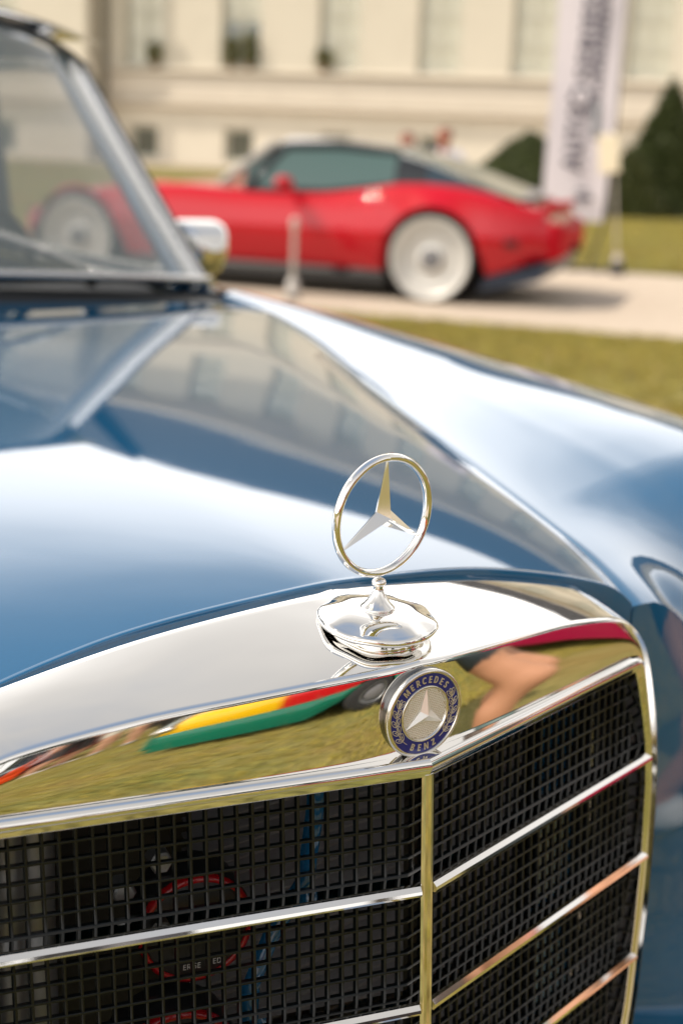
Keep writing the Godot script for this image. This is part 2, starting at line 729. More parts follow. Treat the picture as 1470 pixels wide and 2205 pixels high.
func nose_panel(s: float) -> MB:
	# upright panel between grille and lamp, with the pressed step half way up
	var mb := MB.new()
	var rows := []
	for i in 40:
		var y := lerpf(0.845, 0.44, i / 39.0)
		var row := PackedVector3Array()
		for j in 30:
			var x := lerpf(0.255, 0.80, j / 29.0)
			var z := -0.056 + 0.012 * sin(clampf((0.845 - y) / 0.4, 0, 1) * PI) - 0.055 * smoothstep(0.45, 0.26, x) - 0.10 * smoothstep(0.6, 0.9, x)
			z -= 0.012 * exp(-pow((y - 0.775 - 0.12 * (x - 0.36)) / 0.009, 2.0))
			z += 0.018 * smoothstep(0.62, 0.52, y)
			row.append(Vector3(x * s, y, z))
		rows.append(row)
	return mb.grid(rows, false, Vector3(s * 0.5, 0.6, -0.6))


func bar_profile_mesh(a: Vector3, b: Vector3, prof: Array) -> MB:
	var d := (b - a).normalized()
	var fwd := Vector3(0, 0, 1)
	fwd = (fwd - d * fwd.dot(d)).normalized()
	var up := fwd.cross(d).normalized()
	if up.y < 0.0:
		up = -up
	var bs := Basis(fwd, up, d)
	return MB.new().sweep(prof, [Transform3D(bs, a), Transform3D(bs, b)])


func wheel_parts(parent: Node3D, where: Vector3, side: float, radius: float, dish: bool) -> void:
	# the axle lies along x; side is the direction of the outer face
	var xf := Transform3D(Basis(Vector3(0, 1, 0), Vector3(side, 0, 0), Vector3(0, 0, -side)), where)
	var w := Node3D.new()
	w.name = "wheel"
	var k := 0
	while parent.has_node(NodePath(w.name)):
		k += 1
		w.name = "wheel_%03d" % k
	parent.add_child(w)
	var r := radius
	var rr := r * (0.93 if dish else 0.62)
	put(w, "tyre", MB.new().lathe(xf, [Vector2(rr * 0.95, -0.10), Vector2(r * 0.96, -0.10), Vector2(r, -0.07), Vector2(r, 0.07), Vector2(r * 0.975, 0.095), Vector2(rr * 1.03, 0.103), Vector2(rr, 0.09)], 40), M.tyre)
	if dish:
		put(w, "rim", MB.new().lathe(xf, [Vector2(rr, 0.095), Vector2(rr * 0.97, 0.108), Vector2(rr * 0.93, 0.104), Vector2(rr * 0.89, 0.060), Vector2(rr * 0.74, 0.035), Vector2(rr * 0.72, 0.055), Vector2(rr * 0.66, 0.062), Vector2(rr * 0.62, 0.035), Vector2(rr * 0.42, 0.020), Vector2(rr * 0.40, 0.05), Vector2(rr * 0.26, 0.060)], 40), M.white_wheel)
		put(w, "hub", MB.new().lathe(xf, [Vector2(rr * 0.27, 0.050), Vector2(rr * 0.25, 0.066), Vector2(rr * 0.15, 0.070), Vector2(0.001, 0.068)], 24), M.grey_plastic)
	else:
		put(w, "rim", MB.new().lathe(xf, [Vector2(rr, 0.09), Vector2(rr * 0.95, 0.10), Vector2(rr * 0.86, 0.085), Vector2(rr * 0.80, 0.05), Vector2(rr * 0.66, 0.055)], 36), M.steel)
		put(w, "hub_cap", MB.new().lathe(xf, [Vector2(rr * 0.74, 0.055), Vector2(rr * 0.70, 0.075), Vector2(rr * 0.4, 0.088), Vector2(0.001, 0.092)], 32), M.chrome if parent.name == &"blue_car" else M.grey_plastic)


func build_blue_car() -> void:
	var car := thing("blue_car", "blue classic saloon seen from its chrome grille, hood ornament upright on the nose", "car")
	put(car, "hood", hood_mesh(), M.paint)
	for s in [1.0, -1.0]:
		put(car, "fender", fender_mesh(s), M.paint)
		put(car, "nose_panel", nose_panel(s), M.paint)
	build_grille(car)
	build_ornament(car)
	build_badge(car)
	build_engine_bay(car)
	build_cabin(car)


func build_grille(car: Node3D) -> void:
	var shell := put(car, "grille_shell", grille_shell(1.0), M.chrome)
	put(shell, "shell_half", grille_shell(-1.0), M.chrome)
	for s in [1.0, -1.0]:
		put(shell, "trim_strip", grille_trim(s), M.chrome)
	var bar := [Vector2(-0.014, -0.0030), Vector2(0.0015, -0.0036), Vector2(0.0042, -0.0026), Vector2(0.0052, -0.0008), Vector2(0.0046, 0.0010), Vector2(0.0020, 0.0034), Vector2(-0.0005, 0.0040), Vector2(-0.014, 0.0040)]
	for y in [0.811, 0.731, 0.651, 0.571]:
		for s in [1.0, -1.0]:
			var xe: float = (inner_x(y) - 0.004) * (1.0 if s > 0.0 else LEFT)
			put(car, "grille_bar", bar_profile_mesh(Vector3(s * 0.0045, y, grille_z(0.0045, y) - 0.002), Vector3(s * xe, y, grille_z(xe, y) - 0.002), bar), M.chrome)
			put(car, "bar_bracket", MB.new().cbox(T(s * (xe + 0.002), y, grille_z(xe, y) - 0.006), Vector3(0.008, 0.012, 0.010), 0.003), M.chrome_soft)
	var cb := [Vector2(-0.014, -0.0044), Vector2(0.0035, -0.0044), Vector2(0.0050, -0.0036), Vector2(0.0056, -0.0030), Vector2(0.0060, -0.0012), Vector2(0.0060, 0.0012), Vector2(0.0056, 0.0030), Vector2(0.0050, 0.0036), Vector2(0.0035, 0.0044), Vector2(-0.014, 0.0044)]
	var top := Vector3(0, 0.8862, grille_z(0, 0.8862) - 0.0052)
	var low := Vector3(0, 0.482, grille_z(0, 0.482) - 0.004)
	put(car, "centre_bar", bar_profile_mesh(top, low, cb), M.chrome)
	# black egg-crate screen behind the bars: every upright and every crossbar
	var screen := Node3D.new()
	screen.name = "grille_screen"
	car.add_child(screen)
	var sp := [Vector2(-0.0042, -0.0005), Vector2(-0.0006, -0.00092), Vector2(0.0, -0.0005), Vector2(0.0, 0.0005), Vector2(-0.0006, 0.00092), Vector2(-0.0042, 0.0005)]
	for s in [1.0, -1.0]:
		var x := 0.0095
		while x < (0.270 if s > 0.0 else 0.294):
			var yt := 0.888
			var yb := 0.484
			if x > 0.215:
				yt = 0.0
				yb = 2.0
				var y := 0.888
				while y > 0.485:
					if inner_x(y) * (1.0 if s > 0.0 else LEFT) > x + 0.001:
						yt = maxf(yt, y)
						yb = minf(yb, y)
					y -= 0.003
			if yt > yb + 0.02:
				put(screen, "screen_bar", bar_profile_mesh(Vector3(s * x, yt, grille_z(x, yt) - 0.0135), Vector3(s * x, yb, grille_z(x, yb) - 0.0135), sp), M.screen)
			x += 0.0092
		var y2 := 0.8795
		while y2 > 0.486:
			var xe: float = (inner_x(y2) - 0.001) * (1.0 if s > 0.0 else LEFT)
			put(screen, "screen_bar", bar_profile_mesh(Vector3(s * 0.004, y2, grille_z(0.004, y2) - 0.0132), Vector3(s * xe, y2, grille_z(xe, y2) - 0.0132), sp), M.screen)
			y2 -= 0.0107


func build_ornament(car: Node3D) -> void:
	var o := Node3D.new()
	o.name = "hood_ornament"
	car.add_child(o)
	var up := Vector3(0, 0.999, 0.046).normalized()
	var xa := Vector3(cos(0.0724), 0, -sin(0.0724))
	xa = (xa - up * xa.dot(up)).normalized()
	var fwd := xa.cross(up)
	var c := Vector3(0.0, 1.0351, 0.0)
	var bs := Basis(xa, up, fwd)
	# ring: bevelled section swept round
	var frames := []
	for k in 97:
		var a := TAU * k / 96.0
		var rad := xa * sin(a) + up * cos(a)
		frames.append(Transform3D(Basis(rad, fwd, rad.cross(fwd)), c + rad * 0.0368))
	var prof := []
	for p in [[-0.0024, -0.0008], [-0.0017, -0.0022], [0.0, -0.0032], [0.0014, -0.0026], [0.0025, -0.0010], [0.0025, 0.0010], [0.0014, 0.0026], [0.0, 0.0032], [-0.0017, 0.0022], [-0.0024, 0.0008]]:
		prof.append(Vector2(p[0], p[1]))
	put(o, "ring", MB.new().sweep(prof, frames, false, false), M.chrome)
	# three-pointed star, ridged front and back
	var st := MB.new()
	var tips := []
	var notches := []
	for k in 3:
		var a := TAU * k / 3.0
		tips.append(c + (xa * sin(a) + up * cos(a)) * 0.0352)
		notches.append(c + (xa * sin(a + PI / 3) + up * cos(a + PI / 3)) * 0.0062)
	for k in 3:
		for d in [1.0, -1.0]:
			var peak: Vector3 = c + fwd * 0.0074 * d
			var tip: Vector3 = tips[k] + fwd * 0.0009 * d
			st.tri(peak, tip, notches[k], c)
			st.tri(peak, tip, notches[(k + 2) % 3], c)
			st.tri(tips[k], tip, notches[k], c)
			st.tri(tips[k], tip, notches[(k + 2) % 3], c)
	put(o, "star", st, M.chrome)
	# stem: knob and flared cone
	var knob := []
	for k in 13:
		var a := PI * k / 12.0
		knob.append(Vector2(maxf(0.0002, 0.0046 * sin(a)), -0.0030 * cos(a)))
	put(o, "knob", MB.new().lathe(Transform3D(bs, Vector3(0, 0.9922, -0.0010)), knob, 24), M.chrome)
	var cone := [Vector2(0.0026, 0.0168), Vector2(0.0032, 0.0150), Vector2(0.0030, 0.0130), Vector2(0.0034, 0.0112), Vector2(0.0046, 0.0086), Vector2(0.0066, 0.0056), Vector2(0.0086, 0.0032), Vector2(0.0102, 0.0017), Vector2(0.0109, 0.0010), Vector2(0.0110, 0.0004), Vector2(0.0106, 0.0000), Vector2(0.0098, -0.0004), Vector2(0.0098, -0.003)]
	put(o, "stem", MB.new().lathe(T(0, 0.9754, -0.0012), cone, 48), M.chrome)
	# scalloped cap under the stem, seated on the header
	var cap := MB.new()
	var rows := []
	var tilt := Basis(Vector3.RIGHT, 0.085)
	var prof2 := [[0.004, 0.0118], [0.0096, 0.0116], [0.012, 0.0114], [0.016, 0.0112], [0.020, 0.0108], [0.0235, 0.0101], [0.0265, 0.0093], [0.0292, 0.0083], [0.0312, 0.0076], [0.0328, 0.0070], [0.0339, 0.0060], [0.0344, 0.0048], [0.0342, 0.0036], [0.0334, 0.0027], [0.0322, 0.0023], [0.0300, 0.0024], [0.0283, 0.0024], [0.0270, 0.0016], [0.0264, 0.0000], [0.0262, -0.0030]]
	for p in prof2:
		var ring := PackedVector3Array()
		for j in 145:
			var a := TAU * j / 144.0
			var wave := cos(8.0 * a + 0.35)
			var g := smoothstep(0.019, 0.034, p[0]) * (1.0 if p[1] > 0.0023 else 0.45)
			var r: float = p[0] * 1.1 * (1.0 + 0.014 * wave * g)
			var y: float = p[1] * 1.16 + 0.0005 * wave * g
			ring.append(tilt * Vector3(r * cos(a), y, r * sin(a)) + Vector3(0, 0.9622, -0.0010))
		rows.append(ring)
	put(o, "scalloped_cap", cap.grid(rows, true, Vector3(0, 0.96, 0)), M.chrome)


func build_badge(car: Node3D) -> void:
	var o := Node3D.new()
	o.name = "badge"
	car.add_child(o)
	var up := Vector3(0, 1.0, 0.02).normalized()
	var fwd := Vector3.RIGHT.cross(up)
	o.transform = Transform3D(Basis(Vector3.RIGHT, up, fwd).scaled_local(Vector3(0.965, 0.965, 1.0)), Vector3(0.0002, 0.9234, 0.0500))
	# in the badge's own axes: x right, y up, z out of its face
	var face := Transform3D(Basis(Vector3(1, 0, 0), Vector3(0, 0, 1), Vector3(0, -1, 0)), Vector3.ZERO)
	put(o, "rim_wall", MB.new().lathe(face, [Vector2(0.0286, -0.016), Vector2(0.0293, -0.0026), Vector2(0.0295, -0.0012)], 72), M.dark_steel)
	put(o, "rim", MB.new().lathe(face, [Vector2(0.0290, -0.003), Vector2(0.0296, -0.001), Vector2(0.0294, 0.0004), Vector2(0.0288, 0.0012), Vector2(0.0276, 0.0015), Vector2(0.0270, 0.0012), Vector2(0.0267, 0.0002)], 72), M.chrome_soft)
	put(o, "enamel_ring", MB.new().lathe(face, [Vector2(0.0272, 0.0003), Vector2(0.0228, 0.0006), Vector2(0.0182, 0.0003)], 72), M.enamel)
	put(o, "inner_ring", MB.new().lathe(face, [Vector2(0.0188, 0.0002), Vector2(0.0187, 0.0012), Vector2(0.0180, 0.0016), Vector2(0.0173, 0.0012), Vector2(0.0166, -0.0004)], 64), M.chrome_soft)
	put(o, "field", MB.new().lathe(face, [Vector2(0.0172, -0.0004), Vector2(0.0001, -0.0002)], 48), M.chrome_satin)
	# hammered pearls of the field
	var pearl := SphereMesh.new()
	pearl.radius = 0.00072
	pearl.height = 0.00144
	pearl.radial_segments = 10
	pearl.rings = 5
	var mm := MultiMesh.new()
	mm.transform_format = MultiMesh.TRANSFORM_3D
	mm.mesh = pearl
	var spots := []
	for i in range(-14, 15):
		for j in range(-14, 15):
			var p := Vector2(i * 0.00142 + (j & 1) * 0.00071, j * 0.00123)
			if p.length() < 0.0164:
				spots.append(Transform3D(Basis(), Vector3(p.x, p.y, -0.00035)))
	mm.instance_count = spots.size()
	for i in spots.size():
		mm.set_instance_transform(i, spots[i])
	var pm := MultiMeshInstance3D.new()
	pm.name = "pearls"
	pm.multimesh = mm
	pm.material_override = M.chrome_satin
	pm.set_meta("kind", "stuff")
	o.add_child(pm)
	# raised star
	var st := MB.new()
	var peak := Vector3(0, 0, 0.0042)
	var base := Vector3(0, 0, -0.002)
	for k in 3:
		var a := TAU * k / 3.0
		var tip := Vector3(sin(a), cos(a), 0) * 0.0171 + Vector3(0, 0, 0.0008)
		for e in [1.0, -1.0]:
			var notch := Vector3(sin(a + e * PI / 3), cos(a + e * PI / 3), 0) * 0.0047 + Vector3(0, 0, 0.0010)
			st.tri(peak, tip, notch, base)
			st.quad(tip, notch, notch - Vector3(0, 0, 0.003), tip - Vector3(0, 0, 0.003), base)
	put(o, "star", st, M.badge_star)
	# lettering on the enamel
	var font := SystemFont.new()
	font.font_names = PackedStringArray(["Droid Sans"])
	font.font_weight = 700
	var words := [["MERCEDES", 0.0227, 0.0, -1.0, 0.215], ["BENZ", 0.0227, PI, 1.0, 0.250]]
	for w in words:
		var text: String = w[0]
		for k in text.length():
			var tm := TextMesh.new()
			tm.font = font
			tm.text = text[k]
			tm.font_size = 24
			tm.pixel_size = 0.00026
			tm.depth = 0.0006
			tm.curve_step = 1.0
			var off: float = (k - (text.length() - 1) / 2.0) * w[4]
			var ang: float = w[2] - w[3] * off
			var l := put(o, "letter", tm, M.badge_print)
			var pos: Vector3 = Vector3(sin(ang), cos(ang), 0) * w[1] + Vector3(0, 0, 0.0006)
			var turn: float = -ang if w[3] < 0 else -ang + PI
			l.transform = Transform3D(Basis(Vector3(0, 0, 1), turn).scaled_local(Vector3(0.86, 1.0, 1.0)), pos)
	# laurel: on either side a stem with pairs of leaves
	for s in [1.0, -1.0]:
		var stem := []
		for k in 25:
			var a := lerpf(2.52, 1.12, k / 24.0)
			stem.append(Vector3(s * sin(a), cos(a), 0) * 0.0224 + Vector3(0, 0, 0.0006))
		put(o, "laurel_stem", MB.new().tube(stem, 0.00026, 6), M.badge_print)
		for k in 5:
			var a := lerpf(2.34, 1.24, k / 4.0)
			for e in ([1.0, -1.0] if k < 4 else [1.0, -1.0, 0.0]):
				var at0 := Vector3(s * sin(a), cos(a), 0) * 0.0224
				var along := Vector3(-s * cos(a), sin(a), 0)
				var outw := Vector3(s * sin(a), cos(a), 0)
				var dir: Vector3 = (along + outw * e * 0.52).normalized()
				var sidew := dir.cross(Vector3(0, 0, 1))
				var outer := []
				var inner := []
				for q in 17:
					var t := q / 16.0
					var u := sin(t * TAU) * 0.00125 * (1.0 if e != 0.0 else 0.8)
					var al := (1.0 - cos(t * TAU)) / 2.0 * 0.0056
					outer.append(at0 + dir * (0.0006 + al) + sidew * u + Vector3(0, 0, 0.0007))
				put(o, "laurel_leaf", MB.new().tube(outer, 0.00024, 6, false).tube([at0 + dir * 0.0008 + Vector3(0, 0, 0.0007), at0 + dir * 0.0044 + Vector3(0, 0, 0.0007)], 0.00017, 5), M.badge_print)
			if k < 4:
				for e in [1.0, -1.0]:
					var a2 := a - 0.13
					var berry: Vector3 = Vector3(s * sin(a2), cos(a2), 0) * (0.0224 + e * 0.0012) + Vector3(0, 0, 0.0006)
					put(o, "laurel_berry", MB.new().lathe(Transform3D(Basis(Vector3(1, 0, 0), Vector3(0, 0, 1), Vector3(0, -1, 0)), berry), [Vector2(0.0004, -0.0002), Vector2(0.0004, 0.0002), Vector2(0.0001, 0.0004)], 8), M.badge_print)


func build_engine_bay(car: Node3D) -> void:
	# everything behind the screen stands parallel to it
	var plane := func(x: float, y: float, back: float) -> Vector3:
		return Vector3(x, y, grille_z(x, y) - back)
	put(car, "bay_liner", MB.new().cbox(T(0, 0.66, -0.30), Vector3(0.60, 0.5, 0.02)).cbox(T(0, 0.42, -0.16), Vector3(0.60, 0.02, 0.30)).cbox(T(0.30, 0.66, -0.19), Vector3(0.02, 0.44, 0.22)).cbox(T(-0.30, 0.66, -0.19), Vector3(0.02, 0.44, 0.22)), M.dark)
	var rad := Node3D.new()
	rad.name = "radiator"
	car.add_child(rad)
	put(rad, "radiator_core", MB.new().cbox(T(0.04, 0.66, -0.145), Vector3(0.42, 0.44, 0.04), 0.004), M.black)
	var y := 0.86
	while y > 0.47:
		put(rad, "cooling_slat", MB.new().cbox(Transform3D(Basis(Vector3.RIGHT, 0.5), Vector3(0.07, y, -0.095)), Vector3(0.30, 0.0016, 0.020), 0.0004), M.grey_plastic)
		y -= 0.0115
	put(car, "bay_brace", MB.new().tube([Vector3(-0.050, 0.90, 0.012), Vector3(-0.050, 0.862, 0.012), Vector3(-0.054, 0.81, 0.010), Vector3(-0.074, 0.775, 0.004), Vector3(-0.086, 0.74, 0.0), Vector3(-0.088, 0.60, -0.002)], 0.0075, 4), M.paint)
	for p in [[-0.228, 0.010], [-0.210, 0.011]]:
		put(car, "coolant_pipe", MB.new().tube([Vector3(p[0], 0.87, -0.045), Vector3(p[0], 0.80, -0.045), Vector3(p[0] + 0.004, 0.70, -0.05), Vector3(p[0] + 0.006, 0.50, -0.05)], p[1], 14), M.steel)
	for h in [[-0.124, 0.788, 0.036, true], [-0.138, 0.695, 0.042, false]]:
		var horn := Node3D.new()
		horn.name = "horn" if not car.has_node("horn") else "horn_001"
		car.add_child(horn)
		var c: Vector3 = plane.call(h[0], h[1], 0.040)
		var nrm := Vector3(-0.242, 0.0, 0.97).normalized()
		var xf := look(c, nrm, Vector3.UP)
		var r: float = h[2]
		put(horn, "horn_body", MB.new().lathe(xf, [Vector2(r * 1.02, -0.03), Vector2(r * 1.02, -0.002), Vector2(r * 0.86, 0.002), Vector2(r * 0.55, 0.004), Vector2(0.001, 0.006)], 36), M.black)
		put(horn, "red_ring", MB.new().lathe(xf, [Vector2(r * 1.0, -0.004), Vector2(r * 1.0, 0.0015), Vector2(r * 0.91, 0.0035), Vector2(r * 0.89, 0.001)], 40), M.red_gloss)
		if h[3]:
			var font := SystemFont.new()
			font.font_names = PackedStringArray(["Droid Sans"])
			for w in [["ER SE", -0.004, -0.022], ["ED", 0.012, -0.021], ["e", 0.010, 0.008]]:
				var tm := TextMesh.new()
				tm.font = font
				tm.text = w[0]
				tm.font_size = 16
				tm.pixel_size = 0.0003
				tm.depth = 0.0003
				var l := put(horn, "print", tm, M.white_print)
				l.transform = Transform3D(Basis(Vector3(0.97, 0, 0.242), Vector3.UP, nrm), c + nrm * 0.0062 + Vector3(0.97, 0, 0.242) * w[1] + Vector3.UP * w[2])
	for p in [[-0.147, 0.838], [-0.169, 0.822], [-0.21, 0.69]]:
		var c: Vector3 = plane.call(p[0], p[1], 0.034)
		put(car, "bay_bolt", MB.new().lathe(look(c, Vector3(-0.242, 0, 0.97), Vector3.UP), [Vector2(0.0075, -0.01), Vector2(0.0075, 0.002), Vector2(0.006, 0.0035), Vector2(0.0002, 0.0035)], 6, true), M.steel)


func build_cabin(car: Node3D) -> void:
	# windscreen
	var wb := func(u: float) -> Vector3: return Vector3(0.742 * u - 0.010 * u * pow(absf(u), 9.0), 1.043 - 0.038 * u * u, -1.362 - 0.035 * u * u - 0.090 * pow(absf(u), 5.0))
	var wt := func(u: float) -> Vector3:
		var e := pow(absf(u), 3.6)
		return Vector3(0.668 * u - 0.03 * u * e, 1.442 - 0.010 * u * u - 0.072 * e, -1.690 - 0.020 * u * u - 0.080 * pow(absf(u), 5.0) + 0.010 * e)
	var rows := []
	for i in 17:
		var v := i / 16.0
		var row := PackedVector3Array()
		for j in 101:
			var u := sin((-1.0 + j / 50.0) * PI / 2.0)
			var p: Vector3 = wb.call(u).lerp(wt.call(u), v)
			row.append(p + Vector3(0, 0.35, 0.36).normalized() * 0.018 * sin(PI * v) * (1 - u * u * u * u))
		rows.append(row)
	put(car, "windscreen", MB.new().grid(rows, false, Vector3(0, 0.9, -2.2)), M.glass)
	put(car, "windscreen_tint", MB.new().grid(rows.map(func(r): return PackedVector3Array(Array(r).map(func(p): return p - Vector3(0, 0.003, 0.003)))), false, Vector3(0, 0.9, -2.2)), M.tint)
	var edge := []
	for j in 41:
		edge.append(wb.call(sin((-1.0 + j / 20.0) * PI / 2.0)))
	var up := []
	for s in [1.0, -1.0]:
		var side := []
		for i in 12:
			side.append(wb.call(s).lerp(wt.call(s), i / 11.0))
		up.append(side)
	var head := []
	for j in 41:
		head.append(wt.call(sin((1.0 - j / 20.0) * PI / 2.0)))
	var loop: Array = edge + up[0].slice(1) + head.slice(1) + [] 
	var back: Array = up[1].duplicate()
	back.reverse()
	loop = loop + back.slice(1)
	put(car, "windscreen_seal", MB.new().tube(loop, 0.0075, 8), M.rubber)
	put(car, "windscreen_moulding", MB.new().tube(edge.map(func(p): return p + Vector3(0, 0.003, 0.010)), 0.0068, 10), M.pillar_trim)
	# cowl between hood and glass
	var cr := []
	for k in 4:
		var row := PackedVector3Array()
		for j in 41:
			var u := -1.0 + j / 20.0
			var f := Vector3(0.735 * u, 0.972 + 0.010 * (1 - u * u), -1.325)
			row.append(f.lerp(wb.call(u) + Vector3(0, -0.020, 0.004), k / 3.0))
		cr.append(row)
	put(car, "cowl", MB.new().grid(cr, false, Vector3(0, 0, -1.4)), M.black)
	# wipers
	for w in [[Vector3(0.49, 1.030, -1.425), Vector3(0.40, 1.068, -1.414), Vector3(0.16, 1.150, -1.448)], [Vector3(-0.20, 1.045, -1.355), Vector3(-0.29, 1.075, -1.375), Vector3(-0.53, 1.135, -1.440)]]:
		var wp := Node3D.new()
		wp.name = "wiper" if not car.has_node("wiper") else "wiper_001"
		car.add_child(wp)
		put(wp, "wiper_arm", MB.new().tube(w, [0.007, 0.0085, 0.006], 8), M.chrome_soft)
		put(wp, "wiper_pivot", MB.new().lathe(look(w[0], Vector3(0, 0.7, 0.7)), [Vector2(0.013, -0.02), Vector2(0.013, 0.006), Vector2(0.009, 0.012), Vector2(0.0005, 0.014)], 14), M.chrome_soft)
		put(wp, "wiper_blade", MB.new().tube([w[2] + Vector3(0.20, -0.055, 0.002), w[2], w[2] + Vector3(-0.18, 0.05, -0.01)], 0.006, 6), M.rubber)
	# roof, pillars, flanks
	var rr := []
	for i in 30:
		var t := i / 29.0
		var z := lerpf(-1.73, -3.05, t)
		var row := PackedVector3Array()
		for j in 33:
			var u := -1.0 + j / 16.0
			var e := pow(absf(u), 4.0)
			var y := 1.466 + 0.014 * sin(PI * t) - 0.012 * u * u - 0.052 * e
			if i == 0:
				y -= 0.012
			row.append(Vector3(0.672 * u, y, z - 0.02 * u * u * (1 - t)))
		rr.append(row)
	put(car, "roof", MB.new().grid(rr, false, Vector3(0, 1.0, -2.4)), M.paint)
	put(car, "headliner", MB.new().grid(rr.map(func(r): return PackedVector3Array(Array(r).map(func(p): return p * Vector3(0.94, 1, 1) - Vector3(0, 0.035, 0))))), M.headliner)
	for s in [1.0, -1.0]:
		var b0: Vector3 = wb.call(s) + Vector3(-s * 0.012, -0.01, -0.040)
		var t0: Vector3 = wt.call(s) + Vector3(-s * 0.014, 0.0, -0.042)
		var strip := []
		for i in 15:
			var q: Vector3 = wb.call(s).lerp(wt.call(s), -0.02 + 1.02 * i / 14.0)
			strip.append(q + Vector3(-s * 0.012, -0.004, -0.004))
		put(car, "pillar_moulding", MB.new().tube(strip, 0.016, 20), M.pillar_trim)
		put(car, "windscreen_pillar", MB.new().tube([b0, b0.lerp(t0, 0.5), t0], [0.026, 0.024, 0.022], 10), M.paint)
		put(car, "roof_rail", MB.new().tube([t0, Vector3(s * 0.682, 1.378, -2.1), Vector3(s * 0.682, 1.385, -2.6), Vector3(s * 0.66, 1.35, -3.02), Vector3(s * 0.70, 1.03, -3.35)], [0.022, 0.022, 0.022, 0.03, 0.05], 10), M.paint)
		put(car, "gutter", MB.new().tube([b0 + Vector3(s * 0.022, 0, -0.02), t0 + Vector3(s * 0.02, 0, -0.02), Vector3(s * 0.700, 1.388, -2.1), Vector3(s * 0.700, 1.395, -2.6), Vector3(s * 0.68, 1.36, -3.02)], 0.006, 6), M.chrome_soft)
		put(car, "door_pillar", MB.new().cbox(Transform3D(Basis(Vector3(0, 0, 1), s * 0.11), Vector3(s * 0.715, 1.19, -2.42)), Vector3(0.05, 0.42, 0.09), 0.012), M.trim_leather)
		# doors and rear wing
		var dr := []
		for i in 60:
			var z := lerpf(-1.434, -4.25, i / 59.0)
			var line := PackedVector3Array()
			var belt := 1.0 - 0.05 * smoothstep(-3.2, -4.25, z)
			var outx := 0.885 - 0.10 * smoothstep(-3.6, -4.25, z)
			line.append(Vector3(0.70, belt - 0.01, z))
			for k in 9:
				var a := k / 8.0 * PI / 2.0
				line.append(Vector3(0.745 + (outx - 0.745) * sin(a), belt - 0.006 - (belt - 0.76) * (1.0 - cos(a)), z))
			var low := 0.30
			var arch := 0.355 * 0.355 - (z + 3.5) * (z + 3.5)
			if arch > 0.0:
				low = maxf(low, 0.33 + sqrt(arch))
			for t in [0.35, 0.7, 1.0]:
				line.append(Vector3(outx - 0.03 * t, lerpf(0.76, minf(low, 0.74), t), z))
			for k in line.size():
				line[k].x *= s
			dr.append(line)
		put(car, "body_side", MB.new().grid(dr, false, Vector3(0, 0.6, -2.8)), M.paint)
		put(car, "belt_moulding", MB.new().tube([Vector3(s * 0.752, 1.000, -1.5), Vector3(s * 0.752, 1.000, -2.5), Vector3(s * 0.752, 1.000, -3.2)], 0.008, 6), M.chrome_soft)
		var gl := [PackedVector3Array([Vector3(s * 0.735, 1.0, -1.56), Vector3(s * 0.735, 1.0, -2.38), Vector3(s * 0.735, 1.0, -2.46), Vector3(s * 0.735, 1.0, -3.2)]), PackedVector3Array([Vector3(s * 0.675, 1.37, -1.82), Vector3(s * 0.675, 1.37, -2.38), Vector3(s * 0.675, 1.37, -2.46), Vector3(s * 0.66, 1.35, -2.95)])]
		put(car, "side_window", MB.new().grid(gl), M.glass)
		put(car, "side_window_tint", MB.new().grid(gl.map(func(r): return PackedVector3Array(Array(r).map(func(p): return p - Vector3(s * 0.004, 0, 0))))), M.tint)
		# front seats
		put(car, "seat_cushion", MB.new().cbox(T(s * 0.37, 0.62, -2.05), Vector3(0.52, 0.20, 0.5), 0.06), M.trim_leather)
		put(car, "seat_back", MB.new().cbox(Transform3D(Basis(Vector3.RIGHT, -0.25), Vector3(s * 0.37, 0.86, -2.38)), Vector3(0.52, 0.56, 0.16), 0.06), M.trim_leather)
		# mirrors
		var mr := Node3D.new()
		mr.name = "door_mirror" if not car.has_node("door_mirror") else "door_mirror_001"
		car.add_child(mr)
		put(mr, "mirror_housing", mirror_shape(s), M.chrome)
		put(mr, "mirror_foot", MB.new().tube([Vector3(s * 0.78, 0.985, -1.76), Vector3(s * 0.835, 1.02, -1.765), Vector3(s * 0.865, 1.04, -1.77)], [0.018, 0.014, 0.013], 10), M.chrome_soft)
		# lamps, wheels
		var xf := look(Vector3(s * 0.655, 0.69, -0.004), Vector3(0, 0, 1), Vector3.UP)
		var lamp := Node3D.new()
		lamp.name = "headlight" if not car.has_node("headlight") else "headlight_001"
		car.add_child(lamp)
		var oval := xf * Transform3D(Basis.from_scale(Vector3(1.0, 1.0, 1.55)), Vector3.ZERO)
		put(lamp, "lamp_rim", MB.new().lathe(oval, [Vector2(0.125, -0.06), Vector2(0.127, 0.02), Vector2(0.120, 0.035), Vector2(0.108, 0.030)], 36), M.chrome)
		put(lamp, "reflector", MB.new().lathe(oval, [Vector2(0.110, 0.025), Vector2(0.08, -0.01), Vector2(0.03, -0.04), Vector2(0.001, -0.045)], 30), M.chrome_soft)
		put(lamp, "lens", MB.new().lathe(oval, [Vector2(0.112, 0.028), Vector2(0.09, 0.042), Vector2(0.05, 0.052), Vector2(0.001, 0.055)], 30), M.lens)
		for z in [-0.75, -3.5]:
			wheel_parts(car, Vector3(s * 0.74, 0.32, z), s, 0.32, false)
			put(car, "wheel_housing", MB.new().cbox(T(s * 0.62, 0.50, z), Vector3(0.03, 0.44, 0.76)), M.dark)
	put(car, "floor_pan", MB.new().cbox(T(0, 0.30, -2.1), Vector3(1.60, 0.04, 4.2)), M.dark)
	put(car, "firewall", MB.new().cbox(T(0, 0.66, -1.36), Vector3(1.44, 0.62, 0.03)), M.dark)
	var dash := []
